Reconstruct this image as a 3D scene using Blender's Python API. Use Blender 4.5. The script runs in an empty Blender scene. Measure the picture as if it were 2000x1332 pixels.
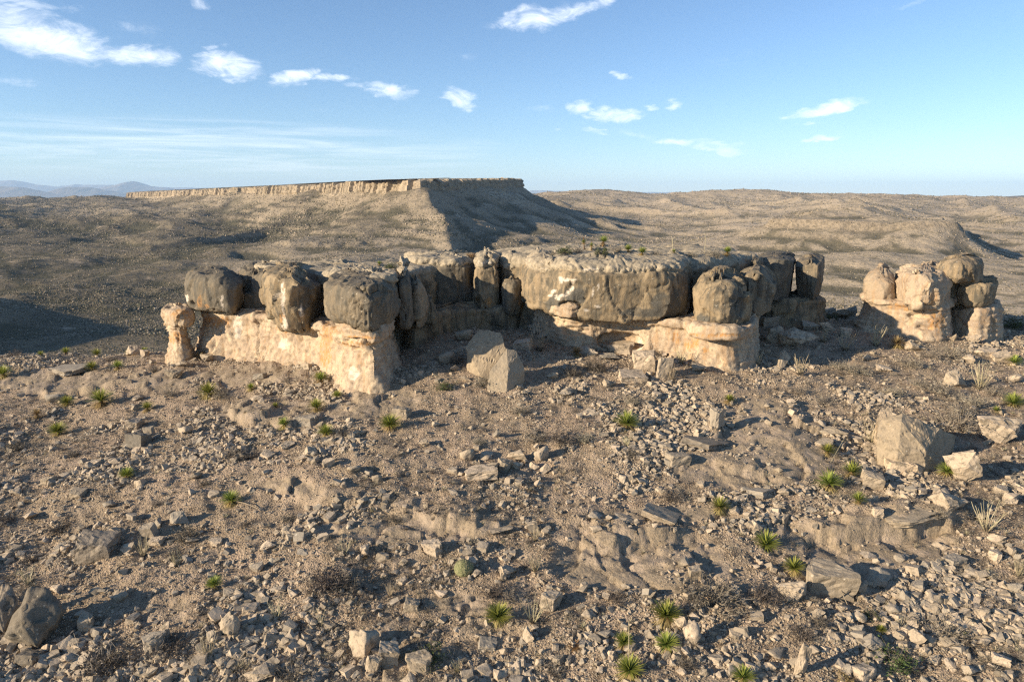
import bpy, math, random
import numpy as np

# ------------------------------------------------------------------ camera, sky, sun, exposure
SC = bpy.context.scene
COL = SC.collection
PITCH = math.radians(11.9)
FPX = 1333.0                      # focal length in pixels of the 2000 px wide photograph
cam_data = bpy.data.cameras.new('camera')
cam = bpy.data.objects.new('camera', cam_data)
COL.objects.link(cam)
cam.location = (0, 0, 0)
cam.rotation_euler = (math.radians(90) - PITCH, 0, 0)
cam_data.sensor_width = 36.0
cam_data.lens = 36.0 * FPX / 2000.0
cam_data.clip_start = 0.5
cam_data.clip_end = 90000
SC.camera = cam

SUN_EL, SUN_AZ = math.radians(16.8), math.radians(246)     # compass bearing of the sun, 0 = +Y, clockwise
SUN_DIR = (math.sin(SUN_AZ) * math.cos(SUN_EL), math.cos(SUN_AZ) * math.cos(SUN_EL), math.sin(SUN_EL))
SUN_POWER, SKY_POWER, EXPOSURE = 5.0, 0.098, 0.93
HAZE_DENSITY = 4.0e-5

sun_data = bpy.data.lights.new('sun', 'SUN')
sun_data.energy = SUN_POWER
sun_data.angle = math.radians(0.53)
sun_data.color = (1.0, 0.83, 0.62)
sun = bpy.data.objects.new('sun', sun_data)
COL.objects.link(sun)
import mathutils
sun.rotation_euler = mathutils.Vector(SUN_DIR).to_track_quat('Z', 'Y').to_euler()
sun.location = (-60, -30, 60)

SC.view_settings.view_transform = 'Standard'
SC.view_settings.look = 'None'
SC.view_settings.exposure = EXPOSURE
SC.view_settings.gamma = 1.0
SC.view_settings.use_curve_mapping = False
SC.cycles.max_bounces = 5
SC.cycles.diffuse_bounces = 3
SC.cycles.volume_bounces = 2
SC.cycles.use_denoising = False
SC.cycles.filter_width = 1.3

# ------------------------------------------------------------------ small helpers for node trees
class NT:
    def __init__(self, tree):
        self.t = tree
    def n(self, typ, **kw):
        nd = self.t.nodes.new(typ)
        for k, v in kw.items():
            if k == 'ins':
                for kk, vv in v.items():
                    self.put(nd.inputs[kk], vv)
            else:
                setattr(nd, k, v)
        return nd
    def put(self, sock, v):
        if isinstance(v, bpy.types.NodeSocket):
            self.t.links.new(v, sock)
        else:
            sock.default_value = v
    def m(self, op, a, b=None, c=None, clamp=False):
        nd = self.t.nodes.new('ShaderNodeMath')
        nd.operation = op
        nd.use_clamp = clamp
        self.put(nd.inputs[0], a)
        if b is not None: self.put(nd.inputs[1], b)
        if c is not None: self.put(nd.inputs[2], c)
        return nd.outputs[0]
    def mix(self, f, a, b, blend='MIX'):
        nd = self.t.nodes.new('ShaderNodeMix')
        nd.data_type = 'RGBA'
        nd.blend_type = blend
        self.put(nd.inputs[0], f)
        self.put(nd.inputs[6], a if isinstance(a, bpy.types.NodeSocket) else (*a, 1))
        self.put(nd.inputs[7], b if isinstance(b, bpy.types.NodeSocket) else (*b, 1))
        return nd.outputs[2]
    def ss(self, v, lo, hi, a=0.0, b=1.0):
        nd = self.t.nodes.new('ShaderNodeMapRange')
        nd.interpolation_type = 'SMOOTHSTEP'
        self.put(nd.inputs[0], v)
        nd.inputs[1].default_value = lo; nd.inputs[2].default_value = hi
        nd.inputs[3].default_value = a; nd.inputs[4].default_value = b
        return nd.outputs[0]
    def noise(self, vec, scale, detail=4, rough=0.55, dist=0.0):
        nd = self.t.nodes.new('ShaderNodeTexNoise')
        if vec is not None: self.put(nd.inputs['Vector'], vec)
        nd.inputs['Scale'].default_value = scale
        nd.inputs['Detail'].default_value = detail
        nd.inputs['Roughness'].default_value = rough
        nd.inputs['Distortion'].default_value = dist
        return nd.outputs[0]
    def mapping(self, vec, scale=(1, 1, 1), loc=(0, 0, 0), rot=(0, 0, 0)):
        nd = self.t.nodes.new('ShaderNodeMapping')
        self.put(nd.inputs[0], vec)
        nd.inputs['Scale'].default_value = scale
        nd.inputs['Location'].default_value = loc
        nd.inputs['Rotation'].default_value = rot
        return nd.outputs[0]

# ------------------------------------------------------------------ sky with its clouds
def pix_dir(px, py):
    sx, sy = (px - 1000) / FPX, (666 - py) / FPX
    return np.array([sx, math.cos(PITCH) + sy * math.sin(PITCH), -math.sin(PITCH) + sy * math.cos(PITCH)])
def az_el(px, py):
    d = pix_dir(px, py); d = d / np.linalg.norm(d)
    return math.atan2(d[0], d[1]), math.asin(d[2])

world = bpy.data.worlds.new('World')
SC.world = world
world.use_nodes = True
wt = world.node_tree
wt.nodes.clear()
W_ = NT(wt)
sky = W_.n('ShaderNodeTexSky')
sky.sky_type = 'NISHITA'
sky.sun_disc = False
sky.sun_elevation = SUN_EL
sky.sun_rotation = SUN_AZ
sky.altitude = 1500
sky.air_density = 1.0
sky.dust_density = 0.3
sky.ozone_density = 3.5
tc = W_.n('ShaderNodeTexCoord').outputs['Generated']
sep = W_.n('ShaderNodeSeparateXYZ', ins={0: tc})
AZ = W_.m('ARCTAN2', sep.outputs[0], sep.outputs[1])
EL = W_.m('ARCSINE', sep.outputs[2])
comb = W_.n('ShaderNodeCombineXYZ', ins={0: AZ, 1: EL})
stretch = W_.mapping(comb.outputs[0], (1.0, 2.3, 1))
warp = W_.noise(stretch, 14, 5, 0.6)
warp2 = W_.noise(W_.mapping(comb.outputs[0], (1.0, 2.3, 1), (5, 3, 1)), 14, 5, 0.6)
fine = W_.noise(stretch, 22, 9, 0.68, 1.1)
azw = W_.m('ADD', AZ, W_.m('MULTIPLY', W_.m('SUBTRACT', warp, 0.5), 0.085))
elw = W_.m('ADD', EL, W_.m('MULTIPLY', W_.m('SUBTRACT', warp2, 0.5), 0.036))
# (px, py, half width, half height, tilt deg, strength): the puffs the photograph shows
PUFFS = [(95, 78, 130, 42, -6, .95), (55, 38, 70, 32, 0, .75), (60, 8, 90, 14, 0, .8), (268, 106, 80, 25, 2, 1.0), (442, 129, 78, 24, -3, 1.0),
         (580, 148, 58, 17, 12, .95), (655, 156, 44, 11, 2, .85), (762, 176, 55, 15, -8, .95), (700, 172, 40, 8, 0, .5), (898, 196, 44, 16, -16, .95),
         (1052, 34, 100, 24, 6, .8), (1135, 20, 85, 16, 18, .8), (1133, 211, 34, 14, 4, 1.0), (1194, 227, 48, 17, 0, .9), (1222, 149, 26, 9, -8, .75),
         (1261, 212, 18, 7, 0, .75), (1320, 205, 32, 8, 8, .75), (1605, 211, 88, 12, 10, 1.0), (1568, 243, 26, 4, 4, .7), (1612, 269, 40, 5, 4, .75),
         (1330, 276, 70, 9, -7, .75), (1400, 290, 60, 9, -6, .75), (1080, 253, 14, 8, 0, .6), (1172, 260, 30, 6, 0, .6), (1250, 262, 60, 8, -10, .35),
         (380, 8, 28, 18, -20, .55), (1060, 213, 45, 9, -10, .35), (1440, 116, 60, 12, 0, .22), (430, 96, 24, 7, 8, .5), (60, 160, 110, 9, -3, .35),
         (260, 50, 60, 24, 10, .3), (1765, 8, 70, 7, 4, .3), (900, 110, 50, 7, 0, .22), (1985, 40, 50, 50, 10, .12), (620, 217, 28, 4, 0, .35)]
cover = None
for (px, py, hw, hh, tilt, st) in PUFFS:
    a0, e0 = az_el(px, py)
    a1, _ = az_el(px + hw, py); _, e1 = az_el(px, py - hh)
    wa, we = abs(a1 - a0) * 1.15, abs(e1 - e0) * 1.25
    c, s = math.cos(math.radians(tilt)), math.sin(math.radians(tilt))
    du = W_.m('SUBTRACT', azw, a0); dv = W_.m('SUBTRACT', elw, e0)
    ru = W_.m('MULTIPLY_ADD', du, c / wa, W_.m('MULTIPLY', dv, s / wa))
    rv = W_.m('MULTIPLY_ADD', du, -s / we, W_.m('MULTIPLY', dv, c / we))
    r2 = W_.m('ADD', W_.m('MULTIPLY', ru, ru), W_.m('MULTIPLY', rv, rv))
    f = W_.m('MULTIPLY', W_.m('SUBTRACT', 1.0, r2, clamp=True), st)
    cover = f if cover is None else W_.m('MAXIMUM', cover, f)
body = W_.m('MULTIPLY_ADD', W_.m('SUBTRACT', fine, 0.5), 2.0, cover)
puff = W_.m('MULTIPLY', W_.m('MULTIPLY', W_.ss(body, 0.05, 1.5), 0.88), W_.ss(cover, 0.0, 0.5))
# thin cirrus sheet low on the left, streaks running slightly downhill
band = W_.noise(W_.mapping(comb.outputs[0], (2.2, 42, 1), rot=(0, 0, math.radians(3.5))), 2.2, 6, 0.6, 0.4)
a0, e0 = az_el(420, 292)
r2 = W_.m('ADD', W_.m('POWER', W_.m('MULTIPLY', W_.m('SUBTRACT', AZ, a0), 2.4), 2.0), W_.m('POWER', W_.m('MULTIPLY', W_.m('SUBTRACT', EL, e0), 24.0), 2.0))
cirrus = W_.m('MULTIPLY', W_.m('MULTIPLY', W_.m('SUBTRACT', 1.0, r2, clamp=True), W_.ss(band, 0.36, 0.72)), 0.5)
cloud = W_.m('MAXIMUM', puff, cirrus)
CLOUD_RGB = (8.0, 8.3, 8.7)
skyc = W_.mix(cloud, sky.outputs[0], CLOUD_RGB)
bg = W_.n('ShaderNodeBackground', ins={0: skyc, 1: SKY_POWER})
wo = W_.n('ShaderNodeOutputWorld', ins={0: bg.outputs[0]})

# ------------------------------------------------------------------ numpy noise
def _hash(ix, iy, iz, seed):
    h = (ix.astype(np.uint32) * np.uint32(374761393)) ^ (iy.astype(np.uint32) * np.uint32(668265263)) ^ (iz.astype(np.uint32) * np.uint32(2147483647 - 1274126177)) ^ np.uint32((seed * 974711 + 12345) & 0xffffffff)
    h = (h ^ (h >> np.uint32(13))) * np.uint32(1274126177)
    h = (h ^ (h >> np.uint32(15))) * np.uint32(2246822519)
    return (h ^ (h >> np.uint32(16)))
def vnoise(x, y, z, seed=0):
    fx, fy, fz = np.floor(x), np.floor(y), np.floor(z)
    ix, iy, iz = fx.astype(np.int64), fy.astype(np.int64), fz.astype(np.int64)
    tx, ty, tz = x - fx, y - fy, z - fz
    tx = tx * tx * tx * (tx * (tx * 6 - 15) + 10); ty = ty * ty * ty * (ty * (ty * 6 - 15) + 10); tz = tz * tz * tz * (tz * (tz * 6 - 15) + 10)
    def g(a, b, c):
        return _hash(ix + a, iy + b, iz + c, seed).astype(np.float64) * (2.0 / 4294967295.0) - 1.0
    x0 = g(0, 0, 0) * (1 - tx) + g(1, 0, 0) * tx
    x1 = g(0, 1, 0) * (1 - tx) + g(1, 1, 0) * tx
    x2 = g(0, 0, 1) * (1 - tx) + g(1, 0, 1) * tx
    x3 = g(0, 1, 1) * (1 - tx) + g(1, 1, 1) * tx
    return (x0 * (1 - ty) + x1 * ty) * (1 - tz) + (x2 * (1 - ty) + x3 * ty) * tz
def vnoise2(x, y, seed=0):
    fx, fy = np.floor(x), np.floor(y)
    ix, iy = fx.astype(np.int64), fy.astype(np.int64)
    iz = np.zeros_like(ix)
    tx, ty = x - fx, y - fy
    tx = tx * tx * tx * (tx * (tx * 6 - 15) + 10); ty = ty * ty * ty * (ty * (ty * 6 - 15) + 10)
    def g(a, b):
        return _hash(ix + a, iy + b, iz, seed).astype(np.float64) * (2.0 / 4294967295.0) - 1.0
    return (g(0, 0) * (1 - tx) + g(1, 0) * tx) * (1 - ty) + (g(0, 1) * (1 - tx) + g(1, 1) * tx) * ty
def fbm2(x, y, lam, octv, seed=0, gain=0.5, ridged=False):
    out = 0; amp = 1.0; tot = 0
    c, s = math.cos(0.6), math.sin(0.6)
    x = x / lam; y = y / lam
    for k in range(octv):
        n = vnoise2(x, y, seed + k)
        if ridged: n = 1 - 2 * np.abs(n)
        out = out + amp * n; tot += amp
        amp *= gain
        x, y = (c * x - s * y) * 2.03 + 7.1, (s * x + c * y) * 2.03 + 3.7
    return out / tot
def fbm3(p, lam, octv, seed=0, gain=0.5, ridged=False):
    out = 0; amp = 1.0; tot = 0
    x, y, z = p[:, 0] / lam, p[:, 1] / lam, p[:, 2] / lam
    for k in range(octv):
        n = vnoise(x, y, z, seed + k)
        if ridged: n = 1 - 2 * np.abs(n)
        out = out + amp * n; tot += amp
        amp *= gain
        x, y, z = x * 2.03 + 7.1, y * 2.03 + 3.7, z * 2.03 + 1.3
    return out / tot
def worley(p, lam, seed=0):
    """distance to the nearest and the second nearest cell point, in cells"""
    q = p / lam
    b = np.floor(q).astype(np.int64)
    f1 = np.full(len(p), 9.0); f2 = np.full(len(p), 9.0)
    for dx in (-1, 0, 1):
        for dy in (-1, 0, 1):
            for dz in (-1, 0, 1):
                cx, cy, cz = b[:, 0] + dx, b[:, 1] + dy, b[:, 2] + dz
                jx = _hash(cx, cy, cz, seed).astype(np.float64) / 4294967295.0
                jy = _hash(cx, cy, cz, seed + 77).astype(np.float64) / 4294967295.0
                jz = _hash(cx, cy, cz, seed + 154).astype(np.float64) / 4294967295.0
                d = np.sqrt((cx + jx - q[:, 0]) ** 2 + (cy + jy - q[:, 1]) ** 2 + (cz + jz - q[:, 2]) ** 2)
                near = d < f1
                f2 = np.where(near, f1, np.minimum(f2, d))
                f1 = np.where(near, d, f1)
    return f1, f2
def breaks(p, lam, amp, seed=0):
    """planar spalls: every cell is a plane of its own tilt, so edges form where cells meet"""
    q = p / lam
    b = np.floor(q).astype(np.int64)
    f1 = np.full(len(p), 9.0); out = np.zeros(len(p))
    for dx in (-1, 0, 1):
        for dy in (-1, 0, 1):
            for dz in (-1, 0, 1):
                cx, cy, cz = b[:, 0] + dx, b[:, 1] + dy, b[:, 2] + dz
                j = [_hash(cx, cy, cz, seed + 77 * k).astype(np.float64) / 4294967295.0 for k in range(7)]
                rx, ry, rz = q[:, 0] - cx - j[0], q[:, 1] - cy - j[1], q[:, 2] - cz - j[2]
                d = rx * rx + ry * ry + rz * rz
                near = d < f1
                f1 = np.where(near, d, f1)
                val = (j[3] - .5) * rx * 2 + (j[4] - .5) * ry * 2 + (j[5] - .5) * rz * 2 + (j[6] - .5) * 0.5
                out = np.where(near, val, out)
    return out * amp
def sstep(v, lo, hi):
    t = np.clip((v - lo) / (hi - lo), 0, 1)
    return t * t * (3 - 2 * t)

def at(px, py, D):
    """world point at depth D along the sight line of a photograph pixel"""
    d = pix_dir(px, py)
    return d * (D / d[1])
def to_px(x, y, z):
    f = y * math.cos(PITCH) - z * math.sin(PITCH)
    u = y * math.sin(PITCH) + z * math.cos(PITCH)
    f = np.maximum(f, 1e-3)
    return 1000 + FPX * x / f, 666 - FPX * u / f

# ------------------------------------------------------------------ lie of the land
# (px column, depth, height) near, (px, py, depth) far; heights are relative to the drone
CTRL = []
for px, rows in {
    -700: [(8, -18), (20, -17.6), (36, -16.0), (50, -16.2), (60, -17.5), (80, -23), (100, -30)],
    0:    [(8, -17.6), (14, -17.2), (20, -16.9), (28, -15.7), (36, -14.9), (42, -14.6), (50, -14.3), (58, -14.3), (64, -14.9), (80, -20), (100, -27)],
    400:  [(14, -16.9), (20, -16.2), (28, -15.0), (36, -13.9), (42, -13.5), (50, -13.0), (56, -13.0), (64, -14.5), (80, -20), (100, -26)],
    750:  [(14, -16.7), (20, -16.0), (28, -14.6), (36, -13.2), (42, -12.4), (50, -11.6), (58, -11.5), (70, -13), (84, -18), (100, -25)],
    1050: [(8, -17.5), (14, -16.6), (20, -15.8), (28, -14.4), (36, -13.0), (42, -11.9), (50, -10.9), (58, -10.8), (70, -12), (84, -17), (100, -24)],
    1350: [(14, -16.5), (20, -15.7), (28, -14.3), (36, -13.0), (42, -12.0), (47, -11.4), (58, -11.0), (70, -12), (84, -17), (100, -24)],
    1700: [(14, -16.4), (20, -15.6), (28, -14.3), (36, -13.2), (42, -12.6), (50, -11.7), (56, -11.3), (66, -11.6), (78, -14), (100, -22)],
    2000: [(8, -17.4), (20, -15.6), (28, -14.4), (36, -13.4), (44, -12.8), (54, -11.9), (64, -11.6), (74, -13), (100, -22)],
    2700: [(8, -17.5), (20, -15.8), (36, -14.0), (54, -13.0), (70, -14.5), (100, -24)]}.items():
    for D, z in rows:
        CTRL.append(((px - 1000) / FPX, D, z))
FAR = [(0, 705, 200), (0, 670, 285), (0, 600, 365), (0, 540, 450), (0, 500, 560), (0, 450, 780), (0, 412, 1200), (0, 393, 1900), (0, 386, 2500),
       (90, 640, 300), (120, 560, 430), (60, 520, 500),
       (-700, 700, 200), (-700, 620, 330), (-700, 480, 650), (-700, 400, 1500), (-700, 386, 2500),
       (250, 720, 190), (250, 660, 285), (250, 590, 380), (250, 540, 470), (250, 490, 620), (250, 440, 900), (250, 400, 1500), (250, 387, 2300),
       (450, 700, 210), (450, 600, 330), (450, 545, 430), (450, 505, 560), (450, 470, 700),
       (700, 690, 210), (700, 600, 320), (700, 530, 440), (700, 495, 560),
       (870, 690, 210), (870, 560, 400), (870, 505, 540),
       (1050, 690, 210), (1050, 540, 430), (1050, 490, 620), (1230, 475, 780), (1230, 458, 950), (1230, 560, 380), (1300, 650, 230),
       (1450, 600, 270), (1450, 530, 420), (1450, 478, 650), (1420, 452, 850), (1350, 432, 1080), (1230, 412, 1350), (1130, 398, 1500),
       (1080, 376, 1950), (1200, 375, 1950), (1300, 379, 1900), (1380, 373, 1850), (1480, 371, 1850), (1560, 376, 1850), (1720, 380, 1850), (1860, 384, 1900), (2000, 386.5, 2000),
       (1300, 395, 1600), (1450, 400, 1450), (1600, 392, 1500), (1600, 410, 1150), (1500, 425, 1050),
       (1650, 620, 240), (1650, 570, 310), (1650, 520, 400), (1550, 490, 520), (1700, 500, 440),
       (1850, 570, 300), (2000, 600, 250), (2000, 560, 310), (2000, 520, 420), (1960, 492, 560), (2000, 455, 800), (1990, 420, 1150), (1950, 400, 1500),
       (2700, 600, 240), (2700, 500, 450), (2700, 430, 1000), (2700, 388, 2000)]
for px, py, D in FAR:
    CTRL.append(((px - 1000) / FPX, D, at(px, py, D)[2]))
for px in (-700, 0, 500, 1000, 1500, 2000, 2700):
    CTRL.append(((px - 1000) / FPX, 130, -36)); CTRL.append(((px - 1000) / FPX, 3300, -70)); CTRL.append(((px - 1000) / FPX, 5, -18.5))
_c = np.array(CTRL)
_cu, _cv, _cz = _c[:, 0] * 1.6, np.log(_c[:, 1]), _c[:, 2]
_K = np.sqrt((_cu[:, None] - _cu[None]) ** 2 + (_cv[:, None] - _cv[None]) ** 2 + 0.01)
_n = len(_cu)
_A = np.zeros((_n + 1, _n + 1)); _A[:_n, :_n] = _K + np.eye(_n) * 0.0; _A[:_n, _n] = 1; _A[_n, :_n] = 1
_w = np.linalg.solve(_A, np.append(_cz, 0))
def rbf(x, y):
    yy = np.maximum(y, 5.0)
    u = np.clip(x / yy, -1.45, 1.45) * 1.6; v = np.log(np.minimum(yy, 3400))
    out = np.full(x.shape, _w[_n])
    for k in range(_n):
        out += _w[k] * np.sqrt((u - _cu[k]) ** 2 + (v - _cv[k]) ** 2 + 0.01)
    return out

MESA_N, MESA_L, MESA_R = at(820, 353, 730), at(250, 377, 2000), at(1015, 351, 1080)
MESA = np.array([MESA_L[:2], MESA_N[:2], MESA_R[:2], (-90, 1500), (-700, 2500), (-1350, 2600)])
_pl = np.linalg.solve(np.array([[MESA_N[0], MESA_N[1], 1], [MESA_L[0], MESA_L[1], 1], [MESA_R[0], MESA_R[1], 1]]), np.array([MESA_N[2], MESA_L[2], MESA_R[2]]))
def mesa_top(x, y):
    return np.minimum(_pl[0] * x + _pl[1] * y + _pl[2], MESA_R[2] + 2.0)
def poly_sd(x, y, P):
    """signed distance to a polygon, negative inside"""
    d = np.full(x.shape, 1e9); inside = np.zeros(x.shape, bool)
    for i in range(len(P)):
        a, b = P[i], P[(i + 1) % len(P)]
        ex, ey = b[0] - a[0], b[1] - a[1]
        t = np.clip(((x - a[0]) * ex + (y - a[1]) * ey) / (ex * ex + ey * ey), 0, 1)
        d = np.minimum(d, np.hypot(x - a[0] - t * ex, y - a[1] - t * ey))
        cond = ((a[1] > y) != (b[1] > y)) & (x < (b[0] - a[0]) * (y - a[1]) / (b[1] - a[1] + 1e-12) + a[0])
        inside ^= cond
    return np.where(inside, -d, d)
def smax(a, b, k):
    h = np.clip(0.5 + 0.5 * (a - b) / k, 0, 1)
    return b + (a - b) * h + k * h * (1 - h)
def spur(x, y, A, B, slope, width=0.0, lee=None):
    ex, ey = B[0] - A[0], B[1] - A[1]
    t = np.clip(((x - A[0]) * ex + (y - A[1]) * ey) / (ex * ex + ey * ey), 0, 1)
    d = np.hypot(x - A[0] - t * ex, y - A[1] - t * ey)
    if lee is not None: slope = np.where(ex * (y - A[1]) - ey * (x - A[0]) > 0, lee, slope)
    d = d + fbm2(x, y, 60, 3, 48) * 10 * sstep(d, 5, 40)
    return A[2] + (B[2] - A[2]) * t - np.maximum(d - width, 0) * slope
# low light-rimmed mesa on the right
LOWM = np.array([at(1500, 430, 560)[:2], at(1640, 424, 520)[:2], at(1790, 420, 500)[:2], at(1872, 440, 500)[:2], at(1880, 425, 560)[:2], at(1840, 405, 700)[:2], at(1560, 408, 760)[:2]])
SPURS = [(at(600, 418, 900), at(300, 492, 600), 0.34), (at(1015, 372, 1060), at(1225, 462, 900), 0.5),
         (at(1130, 392, 1500), at(1330, 418, 1250), 0.34), (at(1300, 388, 1600), at(1470, 430, 1050), 0.30), (at(1560, 384, 1500), at(1700, 402, 1000), 0.25), (at(1880, 390, 1500), at(2010, 425, 900), 0.28),
         (np.array([-640, -60, 18]), np.array([-375, 165, 22]), 0.36), (at(-60, 395, 1100), at(60, 455, 800), 0.36), (at(170, 470, 720), at(60, 545, 480), 0.26), (at(430, 520, 560), at(170, 600, 400), 0.22), (at(330, 425, 1000), at(110, 455, 780), 0.25)]  # first entry: hill added out of view to cast shade on the left valley
def land_far(x, y):
    z = rbf(x, y)
    r = np.hypot(x, y)
    big = sstep(r, 150, 500)
    sd = poly_sd(x, y, MESA)
    sd = sd - fbm2(x, y, 150, 5, 201) * 24
    sd = sd + (fbm2(x, y, 130, 4, 45, 0.5, True) * 22 + fbm2(x, y, 45, 3, 46) * 8) * sstep(sd, 0, 40)
    top = mesa_top(x, y)
    lee = sstep(x - (MESA_N[0] + (MESA_N[1] - y) * 0.26), 0, 50)
    talus = top - 9.0 - 75 * (1 - np.exp(-np.maximum(sd, 0) / (165.0 - 55 * lee)))
    z = smax(z, talus, 8.0)
    sd2 = poly_sd(x, y, LOWM)
    t2 = -15.5 + 9 * sstep(-sd2, 8, 90) - 32 * (1 - np.exp(-np.maximum(sd2, 0) / (70.0 - 38 * sstep(x / y, 0.60, 0.67)))) - 4.5 * sstep(sd2, -2.5, 2.5)
    z = smax(z, t2, 5.0)
    wx = fbm2(x, y, 70, 4, 301) * 16; wy = fbm2(x, y, 70, 4, 305) * 16
    z = smax(z, spur(x + wx, y + wy, at(822, 372, 728), at(884, 490, 545), 0.34, 2, 0.75), 4.0)
    z = smax(z, spur(x + wx, y + wy, at(1008, 374, 1070), at(1215, 455, 890), 0.42, 2, 0.75), 4.0)
    for A, B, sl in SPURS:
        z = smax(z, spur(x, y, A, B, sl, 2), 6.0)
    dr = fbm2(x + 0.35 * y, y * 0.8, 210, 4, 11, 0.5, True)
    fall = sstep(sd, 0, 60)
    dr = dr - 0.3
    z = z - 4.0 * sstep(r, 1200, 1900)
    z = z + big * (dr * (7.5 + 6.0 * sstep(r, 500, 1100)) * (0.35 + 0.65 * fall) + fbm2(x, y, 60, 5, 21, 0.55) * 4.2 * sstep(r, 150, 300) + fbm2(x, y, 130, 3, 25, 0.5, True) * 3.0 * sstep(sd, -5, 30) * (1 - sstep(sd, 120, 300)))
    # rock strata crop out on the slopes as small steps
    sl = sstep(np.maximum(sd, 0), 0, 20) * sstep(-sd, -420, -160)
    ph = z / 6.5 + fbm2(x, y, 240, 3, 31) * 1.6
    fr = ph - np.floor(ph)
    sl = np.maximum(sl, 0.75 * sstep(x / np.maximum(y, 1), 0.05, 0.25) * sstep(y, 350, 550))
    z = z + big * sl * 2.7 * sstep(fbm2(x, y, 90, 3, 35), -0.15, 0.5) * (sstep(fr, 0.35, 0.62) - fr)
    return z
def hit_fn(fn, px, py, lo=12.0, hi=90.0, n=420):
    d = pix_dir(px, py); d = d / d[1]
    D = np.linspace(lo, hi, n)
    g = fn(D * d[0], D) - D * d[2]
    k = np.nonzero(g >= 0)[0]
    if len(k) == 0:
        j = int(np.argmax(g)); return D[j] * d[0], D[j], float(fn(np.array([D[j] * d[0]]), np.array([D[j]]))[0])
    j = k[0]
    if j > 0:
        t = g[j - 1] / (g[j - 1] - g[j]); Dj = D[j - 1] + (D[j] - D[j - 1]) * t
    else: Dj = D[0]
    return Dj * d[0], Dj, Dj * d[2]
# bedrock ledges on the near slope: polyline along the lip, height of the step, how far it reaches back
LEDGE_PX = [([(505, 948), (600, 975), (700, 1003), (820, 1035), (930, 1055), (1010, 1040)], 0.62, 5.0),
            ([(1050, 1050), (1130, 1062), (1220, 1075), (1330, 1072), (1400, 1050)], 0.55, 3.5),
            ([(1480, 1010), (1560, 1035), (1680, 1045), (1790, 1035), (1880, 1010), (1970, 960)], 0.85, 4.0),
            ([(1350, 900), (1440, 925), (1530, 955), (1620, 960)], 0.35, 4.0),
            ([(415, 785), (470, 815), (560, 838), (640, 832)], 0.5, 4.0),
            ([(10, 758), (110, 772), (210, 765), (330, 752)], 0.45, 3.5),
            ([(1560, 1110), (1640, 1165), (1720, 1150)], 0.3, 2.0),
            ([(880, 1200), (960, 1215), (1080, 1205)], 0.25, 2.0),
            ([(340, 735), (420, 752), (520, 742), (640, 762)], 0.3, 3.0)]
LEDGES = [(np.array([hit_fn(rbf, *p)[:2] for p in pl]), h, back) for pl, h, back in LEDGE_PX]
def ledge_z(x, y):
    add = np.zeros(x.shape); face = np.zeros(x.shape)
    wob = fbm2(x, y, 2.4, 4, 51) * 1.3
    for P, h, back in LEDGES:
        lo = P.min(0) - 7; hi = P.max(0) + 7
        k = np.nonzero((x > lo[0]) & (x < hi[0]) & (y > lo[1]) & (y < hi[1]))[0]
        if len(k) == 0: continue
        xx, yy = x[k], y[k]
        best = np.full(len(k), 1e9); sgn = np.zeros(len(k)); endf = np.ones(len(k))
        n = len(P) - 1
        for i in range(n):
            ex, ey = P[i + 1] - P[i]
            L = math.hypot(ex, ey)
            tr = ((xx - P[i][0]) * ex + (yy - P[i][1]) * ey) / (L * L)
            t = np.clip(tr, 0, 1)
            dx, dy = xx - P[i][0] - t * ex, yy - P[i][1] - t * ey
            d = np.hypot(dx, dy)
            s = np.sign(ex * dy - ey * dx)
            m = d < best
            best = np.where(m, d, best); sgn = np.where(m, s, sgn)
            g = (i + t) / n
            endf = np.where(m, sstep(g, 0.0, 0.3) * sstep(1 - g, 0.0, 0.3), endf)
        s = best * sgn + wob[k]
        up = sstep(s, -0.12, 0.35) * (1 - sstep(s, back * 0.05, back))
        hv = h * 0.62 * (0.55 + 0.9 * np.clip(0.5 + fbm2(xx, yy, 2.4, 3, 57), 0, 1))
        add[k] += hv * up * endf - 0.25 * hv * np.exp(-((s + 0.25) / 0.3) ** 2) * endf
        face[k] = np.maximum(face[k], endf * np.exp(-((s - 0.5) / 0.9) ** 2))
    return add, face
BEDROCK = [(1510, 850, 110, 60), (1480, 905, 150, 40), (530, 800, 105, 26), (600, 815, 60, 20), (110, 745, 130, 22), (300, 745, 80, 16), (800, 1030, 170, 26),
           (1240, 1090, 150, 55), (1330, 1110, 80, 50), (1700, 1055, 190, 45), (1640, 1135, 60, 34), (1720, 1130, 34, 24), (1290, 1005, 160, 14), (560, 950, 50, 12), (480, 730, 110, 14),
           (740, 780, 70, 22), (1620, 1080, 60, 25), (900, 1180, 60, 22), (690, 800, 60, 18)]
def bedrock_mask(x, y, z):
    px, py = to_px(x, y, z)
    m = np.zeros(x.shape)
    for a, b, rx, ry in BEDROCK:
        m = np.maximum(m, 1 - np.sqrt(((px - a) / (rx * 1.25)) ** 2 + ((py - b) / (ry * 1.35)) ** 2))
    return sstep(m + fbm2(x, y, 2.2, 4, 61) * 0.28, 0.08, 0.22)
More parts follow.
